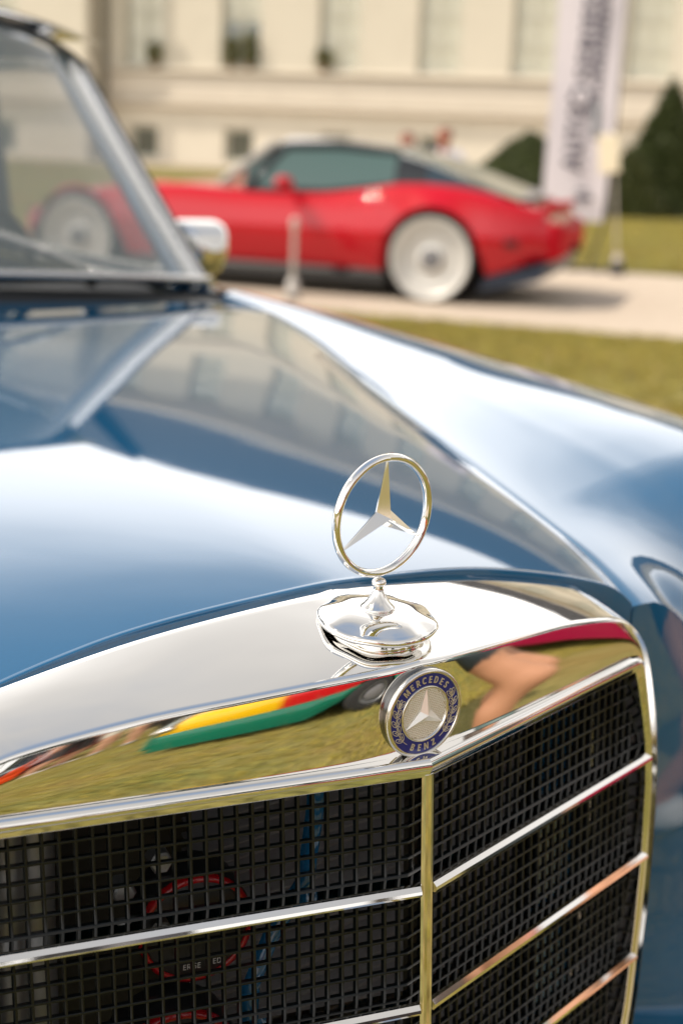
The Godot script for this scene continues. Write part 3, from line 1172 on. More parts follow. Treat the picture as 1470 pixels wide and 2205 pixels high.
	for k in 8:
		var a := k / 7.0 * PI
		var row := PackedVector3Array()
		for j in 21:
			var u := -1.0 + j / 10.0
			row.append(Vector3(0.69 * u, 0.93 + 0.075 * sin(a) - 0.02 * u * u + (0.0 if k < 7 else -0.25), -1.55 - 0.10 * u * u + 0.13 * cos(a)))
		dash.append(row)
	put(car, "dashboard", MB.new().grid(dash, false, Vector3(0, 0.7, -1.6)), M.trim_leather)
	var ring := []
	var sw := look(Vector3(0.37, 0.955, -1.86), Vector3(0, 0.45, -0.9))
	for k in 33:
		var a := TAU * k / 32.0
		ring.append(sw * Vector3(cos(a) * 0.20, 0, sin(a) * 0.20))
	put(car, "steering_wheel", MB.new().tube(ring, 0.011, 8, false).tube([sw * Vector3(-0.19, 0, 0), sw * Vector3(0, -0.03, 0), sw * Vector3(0.19, 0, 0)], 0.013, 8), M.rubber)
	put(car, "rear_bench", MB.new().cbox(T(0, 0.62, -2.95), Vector3(1.3, 0.22, 0.5), 0.06).cbox(Transform3D(Basis(Vector3.RIGHT, -0.3), Vector3(0, 0.86, -3.22)), Vector3(1.3, 0.5, 0.16), 0.06), M.trim_leather)
	var rw := [PackedVector3Array([Vector3(-0.62, 1.37, -3.0), Vector3(0, 1.415, -3.04), Vector3(0.62, 1.37, -3.0)]), PackedVector3Array([Vector3(-0.68, 1.0, -3.35), Vector3(0, 1.01, -3.42), Vector3(0.68, 1.0, -3.35)])]
	put(car, "rear_window", MB.new().grid(rw), M.glass)
	var tl := []
	for i in 24:
		var t := i / 23.0
		var z := lerpf(-3.36, -4.25, t)
		var row := PackedVector3Array()
		for j in 21:
			var u := -1.0 + j / 10.0
			row.append(Vector3(0.745 * u, 0.99 - 0.05 * t - 0.01 * u * u - 0.5 * pow(maxf(0.0, t - 0.9) * 10.0, 2.0), z))
		tl.append(row)
	put(car, "boot_lid", MB.new().grid(tl, false, Vector3(0, 0.4, -3.8)), M.paint)
	put(car, "rear_panel", MB.new().cbox(T(0, 0.62, -4.22), Vector3(1.56, 0.62, 0.05), 0.02), M.paint)
	# bumper below the grille
	var bf := []
	for k in 25:
		var u := -1.0 + k / 12.0
		bf.append(Vector3(0.88 * u, 0.385, 0.115 - 0.16 * pow(absf(u), 3.5)))
	put(car, "bumper", MB.new().tube(bf, 0.048, 12), M.chrome)


func mirror_shape(s: float) -> MB:
	# boxy chrome shell, a little narrower below
	var rows := []
	for k in 11:
		var a := k / 10.0 * PI / 2.0
		var g := pow(sin(a), 0.55)
		var ring := PackedVector3Array()
		for j in 41:
			var t := TAU * j / 40.0
			var cx := signf(cos(t)) * pow(absf(cos(t)), 0.32)
			var cy := signf(sin(t)) * pow(absf(sin(t)), 0.32)
			ring.append(Vector3(s * (0.888 + cx * (0.050 + 0.008 * cy) * g), 1.032 + cy * 0.056 * g, -1.790 + 0.060 * cos(a) - 0.022 * cy * cy * g))
		rows.append(ring)
	var face := PackedVector3Array()
	for j in 41:
		face.append(Vector3(s * 0.888, 1.032, -1.792))
	rows.append(face)
	return MB.new().grid(rows, true, Vector3(s * 0.888, 1.032, -1.76))


# ---------------------------------------------------------------- ground and palace
func sheet(a0: float, a1: float, n0: float, n1: float, y: float) -> MB:
	var rows := []
	for i in 9:
		var row := PackedVector3Array()
		for j in 9:
			row.append(at(lerpf(a0, a1, i / 8.0), lerpf(n0, n1, j / 8.0), y).origin)
		rows.append(row)
	return MB.new().grid(rows, false, Vector3(0, -100, 0))


func build_ground() -> void:
	var g := mat(Color.WHITE, 0.95)
	textured(g, noise_tex(5, 0.010, [lin(0.14, 0.125, 0.030), lin(0.21, 0.178, 0.050), lin(0.26, 0.215, 0.070), lin(0.19, 0.165, 0.042), lin(0.30, 0.245, 0.095)], 1024, 6), 2.3)
	relief(g, noise_tex(6, 0.03, [], 1024, 5), 4.0)
	# worn and greener patches, metres across
	g.detail_enabled = true
	g.detail_blend_mode = BaseMaterial3D.BLEND_MODE_MUL
	g.detail_uv_layer = BaseMaterial3D.DETAIL_UV_2
	g.detail_albedo = noise_tex(31, 0.012, [Color(0.80, 0.90, 0.72), Color(0.97, 1.0, 0.95), Color(1.0, 0.97, 0.92), Color(1.0, 0.90, 0.80)], 512, 4)
	g.uv2_triplanar = true
	g.uv2_world_triplanar = true
	g.uv2_scale = Vector3.ONE / 11.0
	tag(put(self, "lawn", sheet(-300, 300, -260, 320, 0.0), g), "", "", "", "structure")
	var d := mat(Color.WHITE, 0.95)
	textured(d, noise_tex(8, 0.02, [lin(0.40, 0.33, 0.26), lin(0.47, 0.39, 0.31), lin(0.53, 0.45, 0.36), lin(0.44, 0.36, 0.29)], 1024, 6), 1.7)
	relief(d, noise_tex(9, 0.2, [], 512, 3), 0.6)
	M.gravel = d
	tag(put(self, "gravel_drive", sheet(-120, 90, 9.62, 14.75, 0.006), d), "", "", "", "structure")
	tag(put(self, "gravel_path", sheet(-6.6, -4.2, 30.5, 46.8, 0.006), d), "", "", "", "structure")
	tag(put(self, "gravel_forecourt", sheet(-70, 60, 43.5, 47.9, 0.010), d), "", "", "", "structure")
	# a short drive crossing in front of the blue car's right wing
	tag(put(self, "gravel_lay_by", MB.new().grid([PackedVector3Array([Vector3(-9, 0.006, 1.2), Vector3(-9, 0.006, 6.5)]), PackedVector3Array([Vector3(-0.95, 0.006, 2.0), Vector3(-1.7, 0.006, 6.5)])], false, Vector3(0, -50, 0)), d), "", "", "", "structure")


func build_palace() -> void:
	var stone := mat(Color.WHITE, 0.9)
	textured(stone, noise_tex(12, 0.006, [lin(0.57, 0.525, 0.435), lin(0.63, 0.58, 0.485), lin(0.60, 0.555, 0.46)], 512, 5), 6.0)
	var trim := mat(Color.WHITE, 0.9)
	textured(trim, noise_tex(13, 0.01, [lin(0.58, 0.52, 0.44), lin(0.65, 0.59, 0.50)], 512, 5), 4.0)
	var slate := mat(Color.WHITE, 0.7)
	textured(slate, noise_tex(14, 0.02, [lin(0.020, 0.020, 0.022), lin(0.045, 0.042, 0.042)], 512, 4), 3.0)
	var frame := mat(lin(0.52, 0.50, 0.42), 0.6)
	var curtain := mat(lin(0.78, 0.72, 0.56), 0.9)
	var dim := mat(lin(0.05, 0.055, 0.05), 0.9)
	var pane := clear_glass(Color(0.9, 0.95, 0.9), 0.08)
	var p := thing("palace", "long cream stone palace with tall windows behind the lawn", "building", at(0, 48.0))
	var centres := [-22.62, -18.99, -15.43, -11.95, -8.80, -5.10, -1.7, 1.8, 5.3, 8.8, 12.3, 15.8, 19.3, 22.8]
	var wings := [-27.6, -31.2, -34.8, -38.4, -42.0, -45.6, -49.2, -52.8]
	var wall := MB.new()
	var rows := [[0.15, 1.28, 0.55], [3.30, 6.95, 0.74], [8.75, 11.25, 0.72]]
	var fill := func(list: Array, a0: float, a1: float, zf: float) -> void:
		var y := -0.2
		for r in rows:
			wall.cbox(T((a0 + a1) / 2, (y + r[0]) / 2, zf - 0.3), Vector3(a1 - a0, r[0] - y, 0.6))
			var a := a0
			for c in list:
				var lo: float = c - r[2]
				wall.cbox(T((a + lo) / 2, (r[0] + r[1]) / 2, zf - 0.3), Vector3(lo - a, r[1] - r[0], 0.6))
				a = c + r[2]
			wall.cbox(T((a + a1) / 2, (r[0] + r[1]) / 2, zf - 0.3), Vector3(a1 - a, r[1] - r[0], 0.6))
			y = r[1]
		wall.cbox(T((a0 + a1) / 2, (y + 12.0) / 2, zf - 0.3), Vector3(a1 - a0, 12.0 - y, 0.6))
	fill.call(centres, -24.2, 26.0, 0.0)
	var lw := wings.duplicate()
	lw.reverse()
	fill.call(lw, -56.0, -24.2, 1.3)
	wall.cbox(T(-24.45, 5.9, 0.35), Vector3(0.5, 12.2, 1.3))
	wall.cbox(T(-55.8, 5.9, -6), Vector3(0.5, 12.2, 12.0)).cbox(T(25.8, 5.9, -6), Vector3(0.5, 12.2, 11.4)).cbox(T(-15, 5.9, -12.2), Vector3(82, 12.2, 0.5))
	put(p, "wall", wall, stone)
	for seg in [[-24.1, 26.0, 0.0], [-56.0, -23.9, 1.3]]:
		var mid: float = (seg[0] + seg[1]) / 2
		var len: float = seg[1] - seg[0]
		put(p, "plinth_ledge", MB.new().cbox(T(mid, 2.04, seg[2] + 0.10), Vector3(len, 0.14, 0.36), 0.03).cbox(T(mid, 1.90, seg[2] + 0.04), Vector3(len, 0.14, 0.16), 0.02), trim)
		put(p, "band_course", MB.new().cbox(T(mid, 2.60, seg[2] + 0.03), Vector3(len, 0.86, 0.09), 0.02), trim)
		put(p, "sill_course", MB.new().cbox(T(mid, 3.18, seg[2] + 0.09), Vector3(len, 0.13, 0.26), 0.03), trim)
		put(p, "storey_band", MB.new().cbox(T(mid, 7.9, seg[2] + 0.06), Vector3(len, 0.30, 0.18), 0.03), trim)
		put(p, "cornice", MB.new().cbox(T(mid, 11.95, seg[2] + 0.25), Vector3(len, 0.28, 0.9), 0.06).cbox(T(mid, 11.68, seg[2] + 0.12), Vector3(len, 0.26, 0.5), 0.05), trim)
		put(p, "roof", MB.new().quad(Vector3(seg[0], 12.1, seg[2] + 0.6), Vector3(seg[1], 12.1, seg[2] + 0.6), Vector3(seg[1], 16.6, seg[2] - 5.0), Vector3(seg[0], 16.6, seg[2] - 5.0), Vector3(mid, 8, -8)).quad(Vector3(seg[0], 16.6, seg[2] - 5.0), Vector3(seg[1], 16.6, seg[2] - 5.0), Vector3(seg[1], 12.1, -12.6), Vector3(seg[0], 12.1, -12.6), Vector3(mid, 8, -8)), slate)
	for c in [-30.0, -44.0]:
		put(p, "chimney", MB.new().cbox(T(c, 16.6, -5.6), Vector3(1.5, 1.9, 0.9), 0.04).cbox(T(c, 17.62, -5.6), Vector3(1.7, 0.16, 1.1), 0.03), trim)
	put(p, "downpipe", MB.new().tube([Vector3(-24.02, 0.1, 0.22), Vector3(-24.02, 11.6, 0.22)], 0.09, 10), mat(lin(0.20, 0.18, 0.14), 0.6))
	var no := 0
	for list in [centres, wings]:
		for c in list:
			var zf: float = 0.0 if list == centres else 1.3
			for k in 3:
				var r: Array = rows[k]
				var w := Node3D.new()
				w.name = "window" if no == 0 else "window_%03d" % no
				no += 1
				p.add_child(w)
				var h: float = r[1] - r[0]
				var cy: float = (r[0] + r[1]) / 2
				var hw: float = r[2]
				var f := MB.new()
				for e in [-1.0, 1.0]:
					f.cbox(T(c + e * (hw - 0.05), cy, zf - 0.26), Vector3(0.10, h, 0.10))
					f.cbox(T(c, cy + e * (h / 2 - 0.05), zf - 0.255), Vector3(hw * 2 - 0.2, 0.10, 0.09))
				put(w, "frame", f, frame)
				var bars := MB.new().cbox(T(c, cy, zf - 0.25), Vector3(0.09, h - 0.2, 0.07))
				var n_bars: int = [1, 3, 2][k]
				for q in n_bars:
					bars.cbox(T(c, r[0] + h * (q + 1.0) / (n_bars + 1), zf - 0.25), Vector3(hw * 2 - 0.2, 0.06 if q != n_bars - 1 else 0.13, 0.064))
				put(w, "glazing_bars", bars, frame if k > 0 else mat(lin(0.10, 0.09, 0.06), 0.6))
				put(w, "pane", MB.new().cbox(T(c, cy, zf - 0.28), Vector3(hw * 2 - 0.14, h - 0.14, 0.012)), pane)
				var open_dark: bool = k == 0 or (k == 1 and c == -18.99)
				put(w, "curtain", MB.new().cbox(T(c, cy + (0.0 if not open_dark or k == 0 else 0.0), zf - 0.48), Vector3(hw * 2 - 0.02, h - 0.02, 0.03)), dim if k == 0 else curtain)
				if k == 1 and c == -18.99:
					put(w, "open_casement", MB.new().cbox(T(c, 4.1, zf - 0.44), Vector3(1.2, 1.5, 0.03)), dim)
				if k == 2:
					put(w, "hood_mould", MB.new().cbox(T(c, r[1] + 0.16, zf + 0.08), Vector3(hw * 2 + 0.5, 0.16, 0.26), 0.03), trim)
	# shrubs in pots on three sills
	var leafy := mat(lin(0.10, 0.10, 0.012), 0.8)
	for s in [[-22.15, 3.25, 0.34, "yellow green potted shrub on the second window sill beside the stone corner"], [-18.62, 3.25, 0.62, "tall dark potted shrub on the right of the open palace window"], [-19.25, 3.25, 0.5, "dark potted shrub on the left of the open palace window"], [-15.9, 3.25, 0.30, "low potted shrub on the palace sill above the red car roof"]]:
		var t := thing("potted_shrub", s[3], "potted plant", at(s[0], 47.86, s[1]), "shrubs on the palace window sills")
		put(t, "pot", MB.new().lathe(T(0, 0, 0), [Vector2(0.001, 0.0), Vector2(0.09, 0.0), Vector2(0.13, 0.20), Vector2(0.11, 0.20), Vector2(0.10, 0.17)], 14), mat(lin(0.22, 0.12, 0.05), 0.8))
		leaf_mass(t, "foliage", leafy, 160, func() -> Vector3: return Vector3(rng.randfn(0, 0.13), 0.22 + rng.randf() * s[2] * 1.6, rng.randfn(0, 0.10)), 0.10, "stuff")


# leaf clump copies spread by a position function
func leaf_mass(parent: Node3D, called: String, material: Material, count: int, place: Callable, size: float, kind := "") -> MultiMeshInstance3D:
	var mb := MB.new()
	for k in 5:
		var d := Vector3(rng.randf_range(-1, 1), rng.randf_range(-0.4, 1), rng.randf_range(-1, 1)).normalized()
		var sd := d.cross(Vector3(rng.randf_range(-1, 1), rng.randf_range(-1, 1), rng.randf_range(-1, 1))).normalized() * 0.22
		var o := Vector3(rng.randf_range(-0.3, 0.3), rng.randf_range(-0.3, 0.3), rng.randf_range(-0.3, 0.3))
		mb.quad(o, o + d * 0.5 + sd, o + d, o + d * 0.5 - sd)
	var mm := MultiMesh.new()
	mm.transform_format = MultiMesh.TRANSFORM_3D
	mm.use_colors = true
	mm.mesh = mb.done()
	mm.instance_count = count
	for i in count:
		var b := Basis.from_euler(Vector3(rng.randf_range(-0.8, 0.8), rng.randf() * TAU, rng.randf_range(-0.8, 0.8))).scaled(Vector3.ONE * size * rng.randf_range(0.7, 1.4))
		mm.set_instance_transform(i, Transform3D(b, place.call()))
		var t := rng.randf_range(0.65, 1.35)
		mm.set_instance_color(i, Color(t, t * rng.randf_range(0.92, 1.05), t))
	var o := MultiMeshInstance3D.new()
	o.name = called
	o.multimesh = mm
	o.material_override = material
	if kind:
		o.set_meta("kind", kind)
	parent.add_child(o, true)
	return o


func leaf_mat(c: Color) -> StandardMaterial3D:
	var m := mat(c, 0.6)
	m.vertex_color_use_as_albedo = true
	m.backlight_enabled = true
	m.backlight = Color(0.25, 0.3, 0.05)
	return m


func build_topiary() -> void:
	var green := leaf_mat(lin(0.050, 0.066, 0.013))
	var pale_green := leaf_mat(lin(0.055, 0.066, 0.010))
	var core := mat(lin(0.028, 0.038, 0.008), 0.9)
	var specs := [[-2.46, 27.85, 1.08, 2.50, 0.10, "tall dark green clipped yew cone at the right edge of the lawn"], [-3.02, 26.6, 0.80, 1.16, 0.2, "small clipped yew cone in front of the tall one"], [-5.05, 27.85, 1.75, 1.45, 0.22, "broad rounded clipped yew between red car and banner"]]
	for s in specs:
		var t := thing("clipped_yew", s[5], "topiary", at(s[0], s[1]), "clipped yews on the far lawn")
		var prof := []
		var r0: float = s[2]
		var h: float = s[3]
		var blunt: float = s[4]
		for k in 15:
			var v := k / 14.0
			var r := r0 * (1.0 - v) * (1.0 - blunt * 0.3) + r0 * blunt * 0.5 * sqrt(maxf(0.0, 1.0 - v * v)) * (1.0 - v * 0.3)
			prof.append(Vector2(maxf(0.004, r), 0.02 + h * 0.985 * v))
		put(t, "trunk", MB.new().tube([Vector3(0, -0.02, 0), Vector3(0, h * 0.5, 0)], [0.09, 0.03], 8), mat(lin(0.06, 0.04, 0.025), 0.9))
		put(t, "inner_growth", MB.new().lathe(Transform3D(), prof.map(func(p): return p * Vector2(0.96, 0.99)), 28), core)
		leaf_mass(t, "crown", pale_green if h < 1.2 else green, int(5200 * r0 * h / 2.7) + 900, func() -> Vector3:
			var v := 1.0 - sqrt(rng.randf())
			var k := v * 14.0
			var i := mini(int(k), 13)
			var q: Vector2 = prof[i].lerp(prof[i + 1], k - i)
			var a := rng.randf() * TAU
			var r := q.x * rng.randf_range(0.93, 1.0)
			return Vector3(r * cos(a), q.y, r * sin(a)), 0.085, "stuff")


func build_tree(where: Vector3, h: float, spread: float, label: String, c: Color) -> void:
	var t := thing("tree", label, "tree", Transform3D(Basis(), where), "trees across the lawn")
	var bark := mat(lin(0.10, 0.075, 0.05), 0.9)
	var tk := MB.new().tube([Vector3(0, -0.05, 0), Vector3(0.05, h * 0.22, 0.02), Vector3(-0.04, h * 0.45, 0.05), Vector3(0, h * 0.8, 0)], [h * 0.030, h * 0.024, h * 0.018, h * 0.005], 10)
	var tips := []
	for k in 9:
		var a := k * 2.4
		var y0 := h * (0.28 + 0.05 * k)
		var end := Vector3(cos(a) * spread * rng.randf_range(0.5, 0.85), y0 + h * rng.randf_range(0.12, 0.26), sin(a) * spread * rng.randf_range(0.5, 0.85))
		tk.tube([Vector3(0, y0, 0), Vector3(end.x * 0.5, lerpf(y0, end.y, 0.6), end.z * 0.5), end], [h * 0.011, h * 0.007, h * 0.002], 6)
		tips.append(end)
	tips.append(Vector3(0, h * 0.86, 0))
	put(t, "trunk", tk, bark)
	leaf_mass(t, "crown", leaf_mat(c), 2600, func() -> Vector3:
		var e: Vector3 = tips[rng.randi() % tips.size()]
		var d := Vector3(rng.randfn(), rng.randfn(), rng.randfn()).normalized() * pow(rng.randf(), 0.4)
		return e + d * Vector3(spread * 0.36, h * 0.13, spread * 0.36), h * 0.036, "stuff")


func build_trees() -> void:
	var h := thing("clipped_hedge", "long dark clipped hedge closing the show lawn", "hedge", Transform3D(Basis(), Vector3(0, 0, 27)))
	put(h, "inner_growth", MB.new().cbox(T(0, 1.15, 0), Vector3(70, 2.3, 1.2), 0.15), mat(lin(0.014, 0.02, 0.005), 0.9))
	leaf_mass(h, "foliage", leaf_mat(lin(0.035, 0.05, 0.008)), 9000, func() -> Vector3: return Vector3(rng.randf_range(-35, 35), rng.randf() * 2.4, -0.6 - 0.08 * rng.randf()), 0.20, "stuff")
	build_tree(Vector3(17.0, 0, 12.5), 7.5, 3.2, "yellow green tree beyond the crimson car", lin(0.16, 0.15, 0.015))
	build_tree(Vector3(22.0, 0, 5.0), 8.5, 3.6, "bushy green tree at the end of the crimson car's row", lin(0.07, 0.09, 0.012))
	build_tree(Vector3(4.0, 0, 34.0), 12.0, 5.0, "broad dark tree far across the show lawn", lin(0.045, 0.06, 0.01))
	build_tree(Vector3(-9.0, 0, 36.0), 13.0, 5.0, "tall rounded tree left of the broad dark one across the lawn", lin(0.055, 0.07, 0.012))
	build_tree(Vector3(15.0, 0, 30.0), 11.0, 4.6, "loose crowned tree right of the broad dark one across the lawn", lin(0.06, 0.075, 0.012))


func build_lawn() -> void:
	# blades near enough to show in front of the drive and in the chrome
	var o := Node3D.new()
	o.name = "grass_blades"
	add_child(o)
	tag(o, "", "", "", "stuff")
	var m := leaf_mat(lin(0.34, 0.30, 0.07))
	m.roughness = 0.8
	var tuft := MB.new()
	for k in 7:
		var a := k * 2.4
		var b := Vector3(cos(a), 0, sin(a)) * 0.25 * ((k * 37 % 10) / 10.0)
		var lean := Vector3(cos(a * 1.7), 0, sin(a * 1.7)) * 0.45
		var sd := Vector3(-sin(a), 0, cos(a)) * 0.05
		tuft.tri(b - sd, b + sd, b + lean + Vector3(0, 0.9 + 0.1 * (k % 3), 0))
	var tm := tuft.done()
	var spots := []
	for i in 60000:
		var p: Vector3
		if i < 26000:
			p = Vector3(rng.randf_range(-2.2, 6.0), 0, 1.2 + 8.5 * pow(rng.randf(), 1.4))
			if p.x < -0.9 and p.z < 6.6:
				continue
		elif i < 46000:
			p = at(rng.randf_range(-4.5, 3.5), 9.72 - 4.6 * pow(rng.randf(), 1.6)).origin
			if absf(p.x) < 0.95 and p.z < 0.1:
				continue
		else:
			p = at(rng.randf_range(-3.5, 1.5), rng.randf_range(14.8, 26.0)).origin
		spots.append(p)
	var mm := MultiMesh.new()
	mm.transform_format = MultiMesh.TRANSFORM_3D
	mm.use_colors = true
	mm.mesh = tm
	mm.instance_count = spots.size()
	for i in spots.size():
		var s := rng.randf_range(0.025, 0.055)
		mm.set_instance_transform(i, Transform3D(Basis(Vector3.UP, rng.randf() * TAU).scaled(Vector3(s * 1.5, s, s * 1.5)), spots[i]))
		var t := rng.randf_range(0.6, 1.3)
		mm.set_instance_color(i, Color(t * rng.randf_range(0.95, 1.15), t, t * rng.randf_range(0.7, 1.2)))
	var g := MultiMeshInstance3D.new()
	g.name = "blades"
	g.multimesh = mm
	g.material_override = m
	o.add_child(g)


# ---------------------------------------------------------------- banner and posts
func build_banner() -> void:
	var cloth := mat(lin(0.60, 0.57, 0.60), 0.85)
	cloth.backlight_enabled = true
	cloth.backlight = Color(0.35, 0.33, 0.35)
	var print_mat := mat(lin(0.065, 0.06, 0.085), 0.8)
	var b := thing("feather_banner", "tall pale feather banner with grey lettering beside the red car's tail", "banner", at(-2.16, 14.665))
	var rows := []
	for i in 25:
		var t := i / 24.0
		var y := lerpf(0.50, 3.55, t)
		var row := PackedVector3Array()
		var left := -0.335 + 0.03 * t
		var right := lerpf(0.285, 0.335, minf(1.0, t * 3.0))
		if t > 0.8:
			left += pow((t - 0.8) / 0.2, 2.0) * 0.5
		for j in 9:
			var u := j / 8.0
			row.append(Vector3(lerpf(left, right, u), y, 0.02 * sin(u * 5.0 + t * 9.0)))
		rows.append(row)
	put(b, "cloth", MB.new().grid(rows), cloth)
	put(b, "pole", MB.new().tube([Vector3(0.17, 0.0, -0.04), Vector3(0.30, 0.5, -0.04), Vector3(0.335, 1.4, -0.035), Vector3(0.345, 3.0, -0.035), Vector3(0.33, 3.56, -0.02), Vector3(0.24, 3.66, -0.02)], [0.016, 0.014, 0.012, 0.010, 0.008, 0.006], 8), M.black)
	put(b, "cross_foot", MB.new().cbox(Transform3D(Basis(Vector3.UP, 0.7), Vector3(0.17, 0.02, -0.04)), Vector3(0.5, 0.03, 0.04), 0.008).cbox(Transform3D(Basis(Vector3.UP, -0.87), Vector3(0.17, 0.024, -0.04)), Vector3(0.5, 0.03, 0.04), 0.008), M.black)
	var font := SystemFont.new()
	font.font_names = PackedStringArray(["Droid Sans"])
	font.font_weight = 700
	var up := Basis(Vector3(0.04, 1, 0).normalized(), Vector3(-1, 0.04, 0).normalized(), Vector3(0, 0, 1))
	for w in [["AUTO", 0.98, -0.05, 64], ["SERIES", 1.86, 0.01, 64]]:
		var tm := TextMesh.new()
		tm.font = font
		tm.text = w[0]
		tm.font_size = w[3]
		tm.pixel_size = 0.0039
		tm.depth = 0.003
		tm.horizontal_alignment = HORIZONTAL_ALIGNMENT_LEFT
		var l := put(b, "lettering", tm, print_mat)
		l.transform = Transform3D(up * Basis.from_scale(Vector3(1.0, 1.05, 1.0)), Vector3(w[2], w[1], 0.03))
	var gear := []
	for k in 24:
		var a := TAU * k / 24.0
		var r := 0.125 if k % 4 < 2 else 0.100
		gear.append(Vector2(cos(a), sin(a)) * r)
	var hole := []
	put(b, "gear_emblem", MB.new().extrude(gear, 0.003, T(-0.02, 1.70, 0.030)), print_mat)
	put(b, "gear_hub", MB.new().lathe(Transform3D(Basis(Vector3.RIGHT, PI / 2), Vector3(-0.02, 1.70, 0.032)), [Vector2(0.070, 0.0), Vector2(0.070, 0.003), Vector2(0.001, 0.003)], 24), cloth)
	var dashes := MB.new()
	var y := 1.30
	var k := 0
	while y < 2.9:
		var h: float = [0.05, 0.08, 0.04, 0.07, 0.06][k % 5]
		dashes.cbox(T(0.135 + 0.02 * (y - 1.3), y + h / 2, 0.030), Vector3(0.05, h, 0.003))
		y += h + 0.022
		k += 1
	put(b, "small_print", dashes, print_mat)
	put(b, "colour_patch", MB.new().cbox(T(0.145, 1.50, 0.034), Vector3(0.07, 0.30, 0.003)), mat(lin(0.22, 0.24, 0.26), 0.8))
	put(b, "foot_print", MB.new().cbox(T(0.06, 0.80, 0.032), Vector3(0.12, 0.03, 0.003)).cbox(T(0.10, 0.73, 0.032), Vector3(0.16, 0.05, 0.003)).cbox(T(0.02, 0.67, 0.032), Vector3(0.14, 0.03, 0.003)), print_mat)


func build_posts() -> void:
	var pale := mat(lin(0.45, 0.40, 0.36), 0.4)
	var t := thing("rope_post", "short pale rope post standing in front of the red car door", "post", at(-3.665, 10.469))
	put(t, "shaft", MB.new().tube([Vector3(0, 0.03, 0), Vector3(0, 0.56, 0)], 0.019, 12), pale)
	put(t, "cap", MB.new().lathe(T(0, 0.55, 0), [Vector2(0.022, -0.02), Vector2(0.033, 0.01), Vector2(0.033, 0.05), Vector2(0.022, 0.07), Vector2(0.001, 0.08)], 14), pale)
	put(t, "collar", MB.new().lathe(T(0, 0.04, 0), [Vector2(0.05, 0.0), Vector2(0.05, 0.09), Vector2(0.03, 0.13)], 14), mat(lin(0.5, 0.48, 0.46), 0.3))
	put(t, "base", MB.new().lathe(T(0, 0, 0), [Vector2(0.001, 0.007), Vector2(0.055, 0.007), Vector2(0.055, 0.035), Vector2(0.035, 0.05)], 18), M.black)
	var s := thing("notice_stand", "cream notice board on a thin stand with a dark round base, right of the banner", "sign", at(-1.67, 14.50))
	put(s, "base", MB.new().lathe(T(0, 0, 0), [Vector2(0.001, 0.007), Vector2(0.075, 0.007), Vector2(0.085, 0.06), Vector2(0.06, 0.12), Vector2(0.03, 0.14)], 18), M.black)
	put(s, "collar", MB.new().lathe(T(0, 0.13, 0), [Vector2(0.05, 0.0), Vector2(0.05, 0.05), Vector2(0.015, 0.08)], 14), pale)
	put(s, "stem", MB.new().tube([Vector3(0, 0.12, 0), Vector3(-0.10, 0.95, 0), Vector3(-0.17, 1.2, 0)], 0.011, 8), pale)
	put(s, "board", MB.new().cbox(Transform3D(Basis(Vector3(0, 0, 1), 0.12), Vector3(-0.17, 1.17, 0.025)), Vector3(0.20, 0.37, 0.02), 0.006), mat(lin(0.74, 0.66, 0.48), 0.7))


